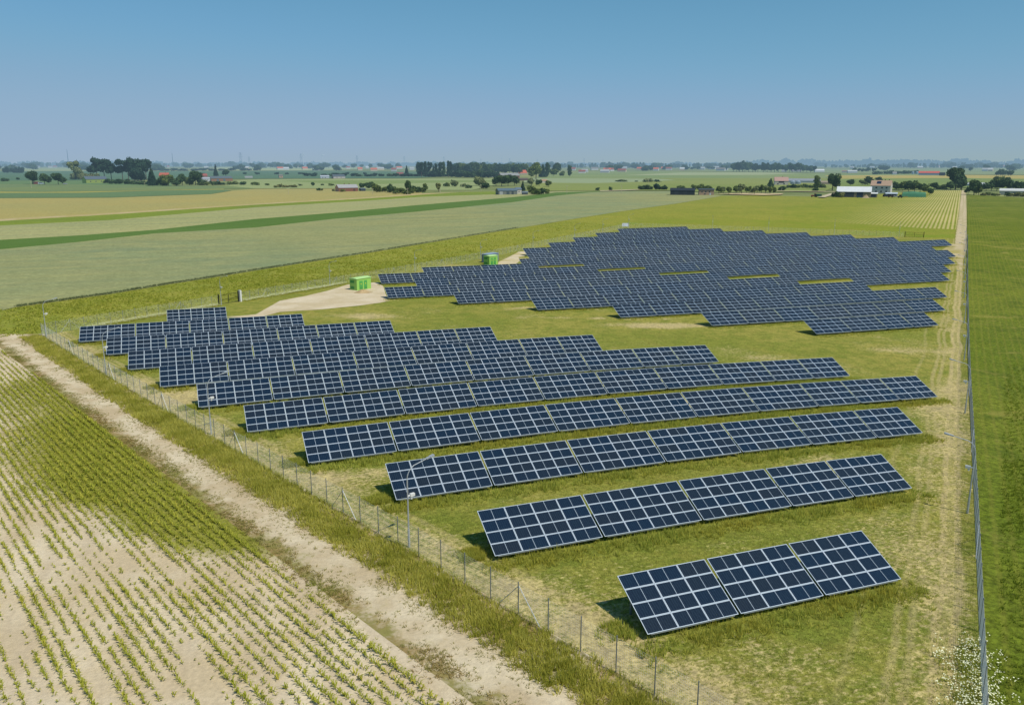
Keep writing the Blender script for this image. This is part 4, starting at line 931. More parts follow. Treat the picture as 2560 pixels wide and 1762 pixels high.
for a, b, h, w in [(1797, 485, 18, 18), (1808, 483, 15, 14), (1822, 487, 18, 19), (1840, 484, 18, 18), (1854, 486, 24, 22), (1866, 483, 15, 14), (1874, 483, 16, 15), (1886, 487, 18, 20), (1893, 483, 16, 14), (1903, 484, 20, 16), (1914, 483, 17, 14), (1925, 486, 18, 20), (1934, 485, 16, 15), (1893, 478, 13, 14), (1912, 477, 12, 14)]:
    tree(a, b, h, w, 'fruit', [Mi, Pa][oi % 3 == 1], 'gnarled fruit tree, %s in the orchard row on pale soil' % ORD[oi], 'orchard trees'); oi += 1
tree(1926, 468, 19, 18, 'conifer', D, 'dark pointed tree beside the pink-roofed house'); tree(1955, 477, 13, 20, 'bush', D, 'dark bush below the pink-roofed house')
row(1968, 2062, 471, 470, 9, 10, 15, 'bush', [D, Mi], 'dark hedge bush', 'along the hedge before the twin metal bins', 'hedge before the metal bins')
tree(2042, 473, 31, 22, 'tall', Mi, 'upright tree between the metal bins and the big leafy tree'); tree(2038, 478, 9, 16, 'bush', D, 'bush at the foot of the upright tree by the bins')
tree(2080.5, 477, 41, 33, 'round', D, 'big leafy tree standing apart west of the white-roofed barn')
for i, (a, b, h, w, m) in enumerate([(2126, 465, 16, 23, D), (2169, 464, 22, 26, D), (2156, 464, 13, 20, Mi), (2197, 457, 14, 18, D)]):
    tree(a, b, h, w, 'round', m, 'round green tree, %s behind the white-roofed barn' % ORD[i], 'trees behind the white-roofed barn')
for i, (a, b, h, w, m) in enumerate([(2089, 493, 15, 14, D), (2096, 492, 9, 9, Mi), (2103, 494, 13, 13, Fl), (2082, 492, 6, 10, D)]):
    tree(a, b, h, w, 'bush', m, 'yard bush, %s at the corner of the white-roofed barn' % ORD[i], 'bushes at the barn corner')
tree(2221, 482, 18, 11, 'conifer', Co, 'small dark spruce in front of the white farmhouse')
for i, (a, b, h, w, m) in enumerate([(2237, 475, 20, 16, D), (2247, 476, 16, 18, D), (2257, 477, 22, 22, Mi), (2271, 479, 25, 28, D), (2286, 479, 24, 26, Mi), (2300, 480, 20, 24, D), (2312, 483, 19, 22, Mi), (2324, 488, 17, 18, D), (2288, 468, 16, 12, D)]):
    tree(a, b, h, w, 'round', m, 'leafy tree, %s in the dense belt behind the green tarpaulin stack' % ORD[i], 'tree belt behind the tarpaulin stack')
tree(2334.4, 475, 18, 25, 'round', D, 'rounded dark tree at the near end of the maize rows'); tree(2356, 474, 13, 22, 'bush', Mi, 'low bush between the rounded tree and the great tree')
for i, (a, b, h, w, m) in enumerate([(2388, 474, 53, 44, D), (2402, 474, 38, 28, D), (2376, 475, 20, 26, D), (2404, 475, 24, 26, D)]):
    tree(a, b, h, w, 'round', m, ['great dark tree towering at the head of the farm track', 'second big tree leaning on the great one at the track head', 'low wide tree under the great tree, maize side', 'low wide tree under the great tree, track side'][i], None)
for i, (a, b, h, w, m) in enumerate([(2434.5, 488, 37, 34, D), (2446, 488, 22, 22, Mi), (2420, 486, 18, 16, D), (2465, 478, 20, 26, D), (2478, 477, 26, 26, D), (2492, 477, 30, 30, Mi), (2506, 478, 32, 30, D), (2520, 478, 28, 26, D), (2495, 464, 22, 28, Mi), (2514, 464, 20, 28, D), (2540, 480, 26, 24, D), (2556, 478, 22, 22, D), (2576, 480, 26, 30, D)]):
    tree(a, b, h, w, 'round', m, 'dark leafy tree, %s in the farmstead belt east of the track' % ORD[i], 'trees of the eastern farmstead')
row(2455, 2500, 489, 490, 5, 9, 14, 'bush', [Fl, Mi], 'cream flowering bush', 'before the pale shed east of the track', 'flowering bushes east of the track')
row(2515, 2570, 491, 493, 6, 10, 14, 'bush', [Fl, D], 'mixed flowering bush', 'along the wall of the eastern long barn', 'bushes along the eastern barn')
# middle distance clumps
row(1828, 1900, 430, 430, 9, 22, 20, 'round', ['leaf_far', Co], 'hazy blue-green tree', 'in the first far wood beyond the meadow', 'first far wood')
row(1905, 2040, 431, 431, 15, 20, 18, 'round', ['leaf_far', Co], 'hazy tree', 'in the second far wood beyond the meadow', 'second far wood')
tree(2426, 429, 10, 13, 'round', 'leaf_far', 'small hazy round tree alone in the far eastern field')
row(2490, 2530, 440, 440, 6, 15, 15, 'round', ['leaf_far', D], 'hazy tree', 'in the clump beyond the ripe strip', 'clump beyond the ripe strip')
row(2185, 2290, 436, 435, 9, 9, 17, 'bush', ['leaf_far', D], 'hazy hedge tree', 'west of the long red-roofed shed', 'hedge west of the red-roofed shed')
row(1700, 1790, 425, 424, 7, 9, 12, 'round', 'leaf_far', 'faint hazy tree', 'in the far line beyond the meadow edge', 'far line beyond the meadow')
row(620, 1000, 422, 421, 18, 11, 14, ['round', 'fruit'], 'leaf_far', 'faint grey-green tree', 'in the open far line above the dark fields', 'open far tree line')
row(395, 620, 428, 427, 9, 7, 22, 'bush', Co, 'dark low clump', 'on the light strip behind the brick barn', 'dark clumps on the light strip')
row(480, 1000, 436, 437, 14, 5, 11, 'bush', Co, 'tiny dark bush', 'across the dark teal fields', 'tiny bushes on the dark fields')
row(2130, 2190, 431, 431, 5, 11, 12, 'round', 'leaf_far', 'hazy garden tree', 'round the far white cottages', 'trees round the far cottages')
for i in range(150):     # far scattered trees, look-alikes
    px = random.uniform(-40, 2600); py = 413.8+random.random()**1.6*14
    if 1830 < px < 2040: continue
    h = min(14, (py-411.3)*random.uniform(1.1, 2.3)+2.0)
    tree(px, py, h, h*random.uniform(1.1, 2.2), 'bush', 'leaf_far', 'small far-off tree in the hazy fields below the horizon', 'far-off trees', name='tree', cat='tree')

# distant woods along the horizon
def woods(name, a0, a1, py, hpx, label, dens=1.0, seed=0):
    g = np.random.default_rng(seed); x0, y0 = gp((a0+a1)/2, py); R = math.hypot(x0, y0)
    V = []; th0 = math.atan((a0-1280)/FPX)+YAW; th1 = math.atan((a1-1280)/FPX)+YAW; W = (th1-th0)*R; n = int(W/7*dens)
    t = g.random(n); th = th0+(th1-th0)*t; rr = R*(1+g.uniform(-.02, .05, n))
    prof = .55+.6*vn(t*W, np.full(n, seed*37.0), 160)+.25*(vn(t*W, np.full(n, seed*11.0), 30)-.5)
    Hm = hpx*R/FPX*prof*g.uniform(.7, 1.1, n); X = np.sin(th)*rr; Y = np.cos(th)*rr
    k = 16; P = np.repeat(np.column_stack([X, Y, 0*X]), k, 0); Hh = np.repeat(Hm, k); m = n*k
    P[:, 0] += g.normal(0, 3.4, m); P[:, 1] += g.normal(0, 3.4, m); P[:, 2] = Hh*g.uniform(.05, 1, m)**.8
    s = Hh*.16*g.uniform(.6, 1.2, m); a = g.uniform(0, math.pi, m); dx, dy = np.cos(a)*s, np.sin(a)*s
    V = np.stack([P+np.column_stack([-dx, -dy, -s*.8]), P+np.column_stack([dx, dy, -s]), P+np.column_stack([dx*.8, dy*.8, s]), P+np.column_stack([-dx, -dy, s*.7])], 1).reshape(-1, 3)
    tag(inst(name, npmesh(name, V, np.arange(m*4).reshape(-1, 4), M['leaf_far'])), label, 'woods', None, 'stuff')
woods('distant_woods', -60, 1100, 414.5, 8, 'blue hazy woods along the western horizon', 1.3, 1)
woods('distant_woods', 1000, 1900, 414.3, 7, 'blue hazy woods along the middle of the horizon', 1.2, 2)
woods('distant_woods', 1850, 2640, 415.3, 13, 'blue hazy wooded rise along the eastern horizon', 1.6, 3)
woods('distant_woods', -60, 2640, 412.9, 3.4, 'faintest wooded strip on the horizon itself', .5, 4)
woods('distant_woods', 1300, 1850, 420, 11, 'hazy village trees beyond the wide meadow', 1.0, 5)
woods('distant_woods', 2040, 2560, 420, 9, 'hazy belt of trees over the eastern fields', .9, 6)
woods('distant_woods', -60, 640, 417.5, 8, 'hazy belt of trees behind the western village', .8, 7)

# ------------------------------------------------------------------ buildings
WALL = {}
def paint(rgb, rough=.8, var=.18, sc=.5):
    k = tuple(rgb)
    if k not in WALL: WALL[k] = plain('render_%d_%d_%d' % k, alb(*rgb), rough, 0, var, sc)
    return WALL[k]
WIN = plain('window_glass', (.02, .03, .04, 1), .15, 0, .1, 1)
def house(px, py, pxw, az, wh, rh, Wd, wall, roof, label, cat='house', name='house', wins=(), gwins=(), doors=(), chim=(), group=None, gable=None, over=.35, flat=False, Lm=None):
    """gabled building: front (long side, local -y) faces the viewer before az is added; pxw = length on the photograph"""
    x, y = gp(px, py); d = depth(x, y); s = d/FPX; L = Lm or pxw*s; va = math.atan2(x, y); wh *= s; rh *= s; W = Wd*s
    r = empty(name, (x+math.sin(va)*W/2, y+math.cos(va)*W/2, float(gz(x, y))), (0, 0, -va+az), label, cat, group)
    mb = MB(); h = wh
    mb.face([(-L/2, -W/2, 0), (L/2, -W/2, 0), (L/2, -W/2, h), (-L/2, -W/2, h)]); mb.face([(L/2, W/2, 0), (-L/2, W/2, 0), (-L/2, W/2, h), (L/2, W/2, h)])
    for sx in (1, -1):
        p = [(sx*L/2, -W/2, 0), (sx*L/2, W/2, 0), (sx*L/2, W/2, h), (sx*L/2, 0, h+rh), (sx*L/2, -W/2, h)]
        mb.face(p if sx > 0 else p[::-1], 1)
    mb.build('wall', [paint(wall), paint(gable or wall)], r)
    mb = MB(); e = over*min(1, W/4); tk = .12
    for sy in (-1, 1):
        ey = sy*(W/2+e); ez = h-e*rh/(W/2)
        a = [(-L/2-e, ey, ez+.05), (L/2+e, ey, ez+.05), (L/2+e, 0, h+rh+.05), (-L/2-e, 0, h+rh+.05)]
        b = [(p[0], p[1], p[2]+tk) for p in a]
        if sy > 0: a = a[::-1]; b = b[::-1]
        mb.face(b); mb.face(a[::-1])
        mb.face([a[0], a[1], b[1], b[0]]); mb.face([a[1], a[2], b[2], b[1]]); mb.face([a[3], a[0], b[0], b[3]])
    rf = mb.build('roof', paint(roof, .6), r)
    for u, hh in chim:
        mb = MB(); mb.box(u*L-.4, -.4+W*.08, h+rh*.55, u*L+.4, .4+W*.08, h+rh+hh*s); mb.build('chimney', paint((120, 84, 70)), rf)
    def opening(nm, face, u, v, w, hh, mat):
        f = nm
        if face == 'f': T = Matrix.Translation((u*L, -W/2, v*wh))
        else: T = Matrix.Translation((L/2, u*W, v*wh)) @ Matrix.Rotation(math.pi/2, 4, 'Z')
        w_, h_ = w*s, hh*s; mb = MB(); mb.box(-w_/2-.06, -.05, -.06, w_/2+.06, .06, h_+.06, T=T)
        o = mb.build(nm, mat if nm == 'door' else M['white'], r)
        if nm == 'window':
            mb = MB(); mb.box(-w_/2, -.09, 0, w_/2, -.04, h_, T=T); mb.build('pane', WIN, o)
    for u, v, w, hh in wins: opening('window', 'f', u, v, w, hh, None)
    for u, v, w, hh in gwins: opening('window', 'g', u, v, w, hh, None)
    for u, v, w, hh, c in doors: opening('door', 'f', u, v, w, hh, paint(c))
    return r
# barns and houses of the middle distance: pixel sizes taken from the photograph
house(238, 458, 50, .35, 9, 7, 26, (150, 172, 96), (92, 106, 118), 'green-walled house with a long grey roof under tall dark trees', wins=[(-.3, .3, 2.2, 2.8), (-.05, .3, 2.2, 2.8), (.2, .3, 2.2, 2.8)], gwins=[(0, .4, 3, 3)], gable=(186, 202, 108), chim=[(-.1, 3)])
house(412, 446, 22, -.3, 6, 7, 16, (196, 160, 130), (196, 98, 74), 'house with an orange-red roof half hidden by round trees', wins=[(0, .3, 2, 2)], chim=[(.1, 3)])
house(514, 454, 20, .1, 6.5, 3.5, 14, (206, 210, 212), (170, 176, 186), 'low white house at the end of the long brick barn', wins=[(-.2, .3, 2, 2), (.2, .3, 2, 2)])
house(508, 444, 18, .2, 4, 5, 14, (150, 110, 100), (158, 84, 74), 'red-roofed house directly behind the low white house', chim=[(0, 2)])
house(552, 453, 52, .3, 6.5, 5, 22, (158, 118, 92), (96, 108, 116), 'long brick barn with a grey roof and pale orange gable', 'barn', 'barn', doors=[(-.2, 0, 5, 4.5, (96, 120, 128)), (.1, 0, 5, 4.5, (96, 120, 128))], gable=(208, 176, 150))
house(622, 446, 18, 0, 3, 2, 10, (190, 190, 184), (160, 164, 166), 'low pale shed east of the long brick barn', 'shed', 'shed')
house(702, 445, 9, .2, 5, 3, 8, (204, 168, 140), (120, 116, 110), 'small peach-coloured cottage among bushes', wins=[(0, .3, 1.6, 1.8)])
house(812, 446.5, 21, .05, 4.5, 3, 13, (200, 206, 210), (178, 186, 196), 'long white shed on the dark field edge', 'shed', 'shed', wins=[(-.25, .3, 2, 1.6), (.05, .3, 2, 1.6)])
house(846, 446.5, 30, .35, 5, 4.5, 14, (196, 190, 186), (84, 96, 106), 'grey-roofed house with a pale brick gable beside the white shed', wins=[(-.2, .3, 1.8, 1.8), (.15, .3, 1.8, 1.8)], gable=(196, 168, 150))
house(1000, 440, 16, .2, 3.5, 5, 12, (140, 110, 100), (142, 78, 76), 'dark red-roofed house at the end of the dark hedge')
house(867, 479, 50, .38, 9, 7.5, 24, (140, 92, 76), (168, 168, 170), 'red brick barn with a pale tin roof in the ripe field', 'barn', 'barn', doors=[(.3, 0, 5, 6, (96, 70, 62))], gable=(206, 158, 132), gwins=[(0, .35, 2, 2)], chim=[(-.1, 2.5), (.15, 2.5)])
house(906, 478, 12, .38, 5.5, 1.5, 12, (60, 74, 84), (110, 124, 134), 'open lean-to against the gable of the tin-roofed barn', 'lean-to', 'lean_to')
house(1266, 487, 48, .3, 9.5, 5.5, 26, (120, 128, 124), (92, 112, 124), 'grey timber barn with a slate-blue roof on the field edge', 'barn', 'barn', doors=[(-.36, 0, 8, 8, (170, 176, 176)), (.0, 0, 7, 7.5, (76, 92, 98)), (.25, 0, 5, 7.5, (70, 84, 90))], gable=(134, 142, 128))
house(1295, 485, 13, .3, 11, 4, 18, (206, 204, 196), (104, 122, 136), 'white-walled house joined to the back of the grey barn', wins=[(0, .4, 2, 2.5)])
house(1312, 487, 14, .1, 5, 2.5, 10, (92, 100, 104), (108, 122, 132), 'little dark shed beside the garden bushes', 'shed', 'shed')
house(1272, 446, 48, .35, 6.5, 6, 24, (150, 104, 92), (150, 152, 152), 'brown brick barn with a pale grey roof before the big wood', 'barn', 'barn', gable=(156, 108, 92))
house(1238, 443, 22, 0, 2.5, 2, 10, (190, 196, 200), (186, 194, 200), 'flat white shed in front of the big wood', 'shed', 'shed')
house(1304, 437, 22, .4, 4, 7, 18, (186, 170, 150), (204, 98, 66), 'farmhouse with a steep orange-red roof beside the big wood', chim=[(0, 2)])
house(1310, 452, 20, .1, 3.5, 2.5, 10, (128, 108, 96), (100, 84, 80), 'low brown sheds among the farm trees', 'shed', 'shed')
house(1360, 458, 14, .4, 5, 4, 12, (210, 204, 190), (170, 140, 110), 'small cream cottage between farm trees')
house(1706, 488, 59, 0, 11, 5.5, 30, (44, 54, 62), (38, 46, 54), 'long black barn with a dark roof at the corner of the grain field', 'barn', 'barn', doors=[(-.25, 0, 9, 9, (54, 64, 72)), (.1, 0, 9, 9, (50, 60, 68))])
house(1765, 488, 36, .08, 13, 2.2, 24, (178, 150, 128), (70, 80, 88), 'unfinished two-storey brick house beside the black barn', wins=[(-.3, .5, 3, 3), (-.05, .5, 3, 3), (.2, .5, 3, 3), (-.1, .1, 3, 3)], doors=[(.25, 0, 3, 5, (200, 214, 224))], over=.6)
house(1952, 463, 32, .1, 10, 9, 22, (206, 198, 184), (190, 152, 140), 'cream house with a broad pinkish roof and dark balcony', wins=[(-.25, .15, 3, 3), (.2, .15, 3, 3)], doors=[(0, .55, 13, 4, (60, 60, 64))], chim=[(.1, 2)])
house(2010, 458, 74, 0, 5.5, 5, 18, (196, 198, 200), (150, 156, 166), 'long low shed with a grey roof behind the twin metal bins', 'shed', 'shed')
house(2062, 462, 20, .2, 5, 4, 14, (170, 160, 140), (150, 140, 128), 'small brown shed between the two tall leafy trees', 'shed', 'shed')
# white-roofed barn, farmhouse and yard
house(2134, 493.5, 78, -.03, 13.5, 11.5, 34, (150, 138, 112), (232, 236, 240), 'big barn with a bright white metal roof and dark sliding doors', 'barn', 'barn', doors=[(-.21, 0, 34, 12, (66, 74, 82)), (.18, 0, 14, 12, (44, 60, 80))])
house(2184, 494, 16, 0, 9, 2.5, 16, (150, 144, 128), (222, 226, 228), 'lean-to garage with a white roof at the big barn end', 'garage', 'garage', doors=[(-.05, 0, 11, 7.5, (62, 74, 92))])
house(2202, 483, 46, -.12, 18, 12, 34, (214, 212, 204), (186, 156, 132), 'white two-storey farmhouse with a terracotta roof and solar panels', wins=[(-.2, .62, 4, 3.6), (.08, .62, 4, 3.6), (.3, .62, 4, 3.6), (-.2, .12, 4, 3.6), (.05, .12, 4, 3.6), (.3, .12, 4, 3.6)], gwins=[(0, .6, 4, 3.6)], chim=[(.15, 3), (.35, 3)])
house(2228, 492, 26, .05, 7, 2.5, 16, (170, 176, 182), (196, 208, 220), 'open machinery shelter with a pale blue roof in the farmyard', 'shelter', 'shelter', doors=[(-.2, 0, 9, 5.5, (40, 44, 50)), (.2, 0, 9, 5.5, (52, 46, 44))])
def panels():
    h = [o for o in bpy.data.objects if o.get('label', '').startswith('white two-storey')][0]
    x, y = gp(2202, 483); s = depth(x, y)/FPX; W = 34*s; wh, rh = 18*s, 12*s; mb = MB()
    for u0, u1 in ((-.22*46*s, .0),):
        P = lambda u, t: (u, -W/2+t*W/2, wh+t*rh+.30)
        mb.face([P(u0, .3), P(u1, .3), P(u1, .8), P(u0, .8)])
    mb.build('roof_panel', plain('roof_solar', (.012, .02, .05, 1), .25, 0, .1, 1), h)
panels()
house(2445, 466, 58, 0, 5.5, 3, 18, (190, 196, 200), (206, 212, 214), 'long white shed between the great tree and the farm trees', 'shed', 'shed', doors=[(.3, 0, 10, 5, (50, 58, 66))])
house(2545, 488, 80, -.02, 10, 5, 26, (206, 204, 196), (222, 224, 222), 'long eastern barn with a white roof behind flowering bushes', 'barn', 'barn', doors=[(-.3, 0, 8, 7, (60, 64, 66)), (-.1, 0, 6, 6, (80, 84, 80))])
house(2322, 439, 46, 0, 6, 4, 16, (156, 172, 190), (214, 92, 72), 'long pale-walled shed with a bright red roof in the far fields', 'shed', 'shed')
house(2355, 440, 13, 0, 7.5, .6, 12, (52, 50, 56), (46, 44, 50), 'square black barn beside the long red-roofed shed', 'barn', 'barn')
house(2130, 433, 22, .2, 4, 3, 12, (212, 214, 214), (196, 200, 202), 'low white cottage in the far trees behind the big barn')
house(2112, 432, 14, 0, 3, 2.5, 8, (214, 210, 200), (150, 120, 110), 'small far cottage beside the low white one')
house(2048, 431, 22, .2, 4, 3.5, 12, (226, 228, 228), (224, 228, 232), 'bright white far house beyond the meadow')
house(1990, 430, 24, 0, 3, 2.5, 10, (200, 190, 190), (180, 176, 180), 'pale long cottage under the second far wood')
house(1960, 431, 12, 0, 3.5, 2, 8, (214, 216, 214), (170, 176, 180), 'pale small cottage under the second far wood')
house(2236, 437, 9, .2, 4, 3, 8, (200, 204, 206), (150, 150, 150), 'tiny pale shed in the hedge west of the red-roofed shed')
FAR_SP = [(95, 418), (125, 418), (138, 418), (210, 421), (206, 418), (395, 421), (402, 419), (420, 418), (516, 420), (606, 420), (616, 421), (748, 418), (762, 423), (784, 419), (805, 422.5), (790, 425), (700, 423), (716, 424), (935, 427), (950, 424), (985, 427), (998, 421), (1072, 420), (1030, 424), (1430, 425), (1455, 432), (1462, 430), (1486, 424), (1495, 418), (1512, 431), (1524, 427), (1518, 427), (1560, 422), (1585, 420), (1600, 424), (1620, 421), (1660, 423), (1672, 424), (1705, 425), (1755, 423), (1790, 420), (1802, 426), (1810, 424), (1780, 422), (2130, 421), (2180, 420), (2216, 420), (2300, 420), (2345, 418), (2386, 421), (2410, 417), (2455, 418), (2462, 427), (2470, 427), (2510, 416), (2520, 418), (2535, 416), (2590, 420), (340, 420), (36, 420), (1555, 429), (1640, 425.5), (870, 421), (900, 425), (918, 420)]
cols_w = [(222, 222, 218), (214, 200, 180), (206, 206, 204), (228, 226, 222)]; cols_r = [(150, 84, 74), (176, 180, 182), (206, 112, 84), (130, 126, 124), (200, 204, 206)]
for i, (a, b) in enumerate(FAR_SP):
    k = min(1.6, (b-409)/11)
    house(a, b+1.5, (7+random.random()*7)*k, random.uniform(-.3, .3), 2.2*k+.6, 2.2*k+.5, 7*k, random.choice(cols_w), random.choice(cols_r), 'tiny far-off village house in the haze below the horizon', group='far-off village houses')

# metal bins
SIL = plain('silo_metal', alb(176, 190, 202), .35, .4, .15, 1.5)
def silo(px, py, w, h, cone, label, group=None, grp='silo'):
    x, y = gp(px, py); s = depth(x, y)/FPX; r = w*s/2; H = h*s; ch = cone*s
    o = empty('silo', (x, y, float(gz(x, y))), (0, 0, 0), label, 'silo', group)
    mb = MB(); mb.bar((0, 0, -.2), (0, 0, H), r, r, 24, cap=False)
    for k in range(1, 8): mb.bar((0, 0, H*k/8-.06), (0, 0, H*k/8+.06), r*1.02, r*1.02, 24, cap=False)
    mb.build('body', SIL, o); mb = MB(); mb.bar((0, 0, H), (0, 0, H+ch), r*1.04, r*.12, 24); mb.build('roof', SIL, o)
silo(1982, 461, 12, 6, 4, 'round metal grain bin nearer the pink-roofed house'); silo(1995, 461, 13, 6, 4, 'round metal grain bin farther from the pink-roofed house')
silo(2527.7, 474, 9, 20, 1.5, 'tall narrow metal silo above the eastern long barn'); silo(2553, 474, 15, 11, 4, 'squat metal silo with a cone top above the eastern long barn')
silo(2282, 436, 6, 5, 2, 'small far silo west of the red-roofed shed'); silo(2292, 436, 6, 5, 2, 'small far silo touching the red-roofed shed')
# green tarpaulin stack
def stack():
    x, y = gp(2291, 493); s = depth(x, y)/FPX; L = 54*s; W = 16*s; H = 13*s; va = math.atan2(x, y)
    r = empty('covered_stack', (x, y+W/2, float(gz(x, y))), (0, 0, -va), 'long stack covered with a faded green tarpaulin', 'stack')
    n, m = 24, 10; V = []; F = []
    for i in range(n+1):
        for j in range(m+1):
            u = -L/2+L*i/n; t = -1+2*j/m; w = W/2*(1-.22*(1-abs(t))); hh = H*(1-abs(t)**3.2)*(1-.12*abs(2*i/n-1))+.1*math.sin(i*1.3)*math.cos(j)
            V.append((u+(.06*L if j < m/2 else 0)*(1-abs(t))*(1 if i == 0 else -.6 if i == n else 0), t*W/2, max(0, hh)))
    for i in range(n):
        for j in range(m):
            a = i*(m+1)+j; F += [(a, a+m+1, a+m+2), (a, a+m+2, a+1)]
    inst('tarpaulin', npmesh('tarpaulin', V, F, plain('green_tarpaulin', alb(76, 146, 116), .6, 0, .35, .6)), r)
    mb = MB()
    for sx, k in ((-1, 0), (1, n)):
        mb.face([V[k*(m+1)+j] for j in range(m+1)])
    mb.box(-L*.4, -W/2-.8, -.1, -L*.25, -W/2-.2, .6); mb.build('bales', paint((176, 160, 110)), r)
stack()
# farm vehicles
def wheel_mesh(r, w):
    mb = MB(); mb.bar((0, -w/2, 0), (0, w/2, 0), r, r, 18); return mb.mesh('wheel', M['blk'])
def tractor(px, py, az, body, label, sc=1.0):
    x, y = gp(px, py); o = empty('tractor', (x, y, float(gz(x, y))), (0, 0, az), label, 'tractor'); o.scale = (sc,)*3
    mb = MB(); mb.box(.2, -.4, .8, 2.4, .4, 1.55); mb.box(-1.0, -.3, .6, 2.2, .3, .9); mb.box(2.4, -.3, .85, 2.55, .3, 1.45); mb.build('body', paint(body, .4), o)
    mb = MB(); mb.box(-1.1, -.7, 1.2, .25, .7, 2.5); mb.build('cab', WIN, o); mb = MB(); mb.box(-1.2, -.78, 2.5, .35, .78, 2.62); mb.build('cab_roof', paint(body, .4), o)
    for sy in (-.85, .85): inst('wheel', wheel_mesh(.85, .42), o, (-.7, sy, .85)); inst('wheel', wheel_mesh(.5, .3), o, (1.9, sy*.85, .5))
    mb = MB(); mb.bar((1.5, .25, 1.5), (1.5, .25, 2.3), .04); mb.build('exhaust', M['darkmetal'], o)
def trailer(px, py, az, L, W, H, body, label, name='trailer', cat='trailer', wr=.5, sc=1.0):
    x, y = gp(px, py); o = empty(name, (x, y, float(gz(x, y))), (0, 0, az), label, cat); o.scale = (sc,)*3
    mb = MB(); mb.box(-L/2, -W/2, wr*1.3, L/2, -W/2+.08, wr*1.3+H); mb.box(-L/2, W/2-.08, wr*1.3, L/2, W/2, wr*1.3+H); mb.box(-L/2, -W/2, wr*1.3, -L/2+.08, W/2, wr*1.3+H); mb.box(L/2-.08, -W/2, wr*1.3, L/2, W/2, wr*1.3+H); mb.box(-L/2, -W/2, wr*1.2, L/2, W/2, wr*1.3)
    for k in range(6): mb.box(-L/2+L*k/5-.04, -W/2-.05, wr*1.3, -L/2+L*k/5+.04, -W/2, wr*1.3+H)
    mb.build('body', paint(body, .5), o)
    for sx in (-.3, .3):
        for sy in (-1, 1): inst('wheel', wheel_mesh(wr, .25), o, (L*sx, sy*(W/2-.1), wr))
    mb = MB(); mb.bar((L/2, 0, wr*1.2), (L/2+1.3, 0, wr), .06); mb.build('drawbar', M['darkmetal'], o)
def car(px, py, az, body, label, van=False, sc=1.0):
    x, y = gp(px, py); o = empty('parked_van' if van else 'parked_car', (x, y, float(gz(x, y))), (0, 0, az), label, 'van' if van else 'car'); o.scale = (sc,)*3
    L, W, H = (4.9, 1.9, 1.95) if van else (4.3, 1.75, 1.45)
    prof = [(-L/2, .35), (L/2, .35), (L/2, .8), (L/2-.7, .95), (L/2-1.5, H-.03), (-L/2+.6, H), (-L/2, H*.62)] if not van else [(-L/2, .35), (L/2, .35), (L/2, .95), (L/2-.9, 1.15), (L/2-1.5, H-.03), (-L/2+.1, H), (-L/2, H*.8)]
    mb = MB()
    mb.face([(a, -W/2, b) for a, b in prof]); mb.face([(a, W/2, b) for a, b in prof][::-1])
    for i in range(len(prof)):
        a, b = prof[i], prof[(i+1) % len(prof)]; mb.face([(a[0], -W/2, a[1]), (a[0], W/2, a[1]), (b[0], W/2, b[1]), (b[0], -W/2, b[1])])
    mb.build('body', paint(body, .3, .05), o)
    mb = MB()
    for sy in (-1, 1):
        mb.face([(-L/2+.7, sy*(W/2+.01), H*.63), (L/2-1.25, sy*(W/2+.01), H*.66), (L/2-1.6, sy*(W/2+.01), H-.12), (-L/2+.85, sy*(W/2+.01), H-.12)])
    mb.build('window', WIN, o)
    for sx in (-.32, .32):
        for sy in (-1, 1): inst('wheel', wheel_mesh(.33, .2), o, (L*sx, sy*(W/2-.1), .33))
vr = -math.atan2(*gp(2040, 492))
tractor(2036, 493, vr+math.pi, (178, 48, 44), 'red tractor parked on the field edge near the pale lane', 1.15)
trailer(2046, 493, vr, 5.2, 2.3, 1.8, (44, 104, 88), 'green farm trailer hitched behind the red tractor', wr=.6)
tractor(2212, 492, vr+.5, (60, 72, 84), 'dark blue-grey tractor in front of the machinery shelter')
trailer(2226, 494, vr+.1, 4.5, 2.0, 1.0, (84, 60, 52), 'rusty brown low trailer before the machinery shelter')
car(2240, 493, vr, (206, 208, 212), 'silver car parked by the machinery shelter')
tractor(2256, 492, vr+2.6, (52, 60, 62), 'dark tractor beside the end of the tarpaulin stack', 1.1)
trailer(2250, 495, vr, 3.6, 1.8, .8, (60, 66, 62), 'low dark implement cart before the tarpaulin stack')
car(2148, 494.5, vr, (52, 88, 116), 'small blue car parked against the big barn doors')
mound('gravel_heap', 2165, 495, 4.5, 2.5, 2.2, sand_mat('grey_gravel', alb(176, 164, 148), alb(150, 140, 124), .05, 1), 'grey gravel heap against the wall of the big barn', 'heap')
car(103, 461.5, -math.atan2(*gp(104, 460)), (168, 188, 200), 'pale blue van parked below the dark trees of the west village', True, 1.6)
house(90, 461, 10, .2, 4, 2, 8, (120, 70, 66), (106, 64, 62), 'small dark red shed behind the pale blue van', 'shed', 'shed')
car(163, 461.5, .1, (170, 180, 188), 'pale grey car at the hedge of the west village', False, 1.3)
# track to the barn
field('farm_lane', pxpoly([(2044, 495), (2074, 486), (2092, 482.5), (2100, 484.5), (2082, 489), (2062, 495.5)], 8), paint((200, 190, 170)), .72, 6)
field('orchard_soil', pxpoly([(1786, 486.5), (1850, 484.5), (1960, 485.5), (1952, 488.5), (1910, 490), (1850, 488.5)], 20), paint((206, 184, 138)), .72, 10)
field('country_road', pxpoly([(1500, 478.2), (1560, 476.6), (1600, 474.8), (1600, 475.8), (1562, 478), (1500, 479.6)], 20), paint((206, 196, 170)), .74, 12)
field('country_lane', pxpoly([(1942, 478.5), (2100, 480.5), (2100, 481.8), (1942, 479.8)], 20), paint((190, 182, 150)), .74, 12)

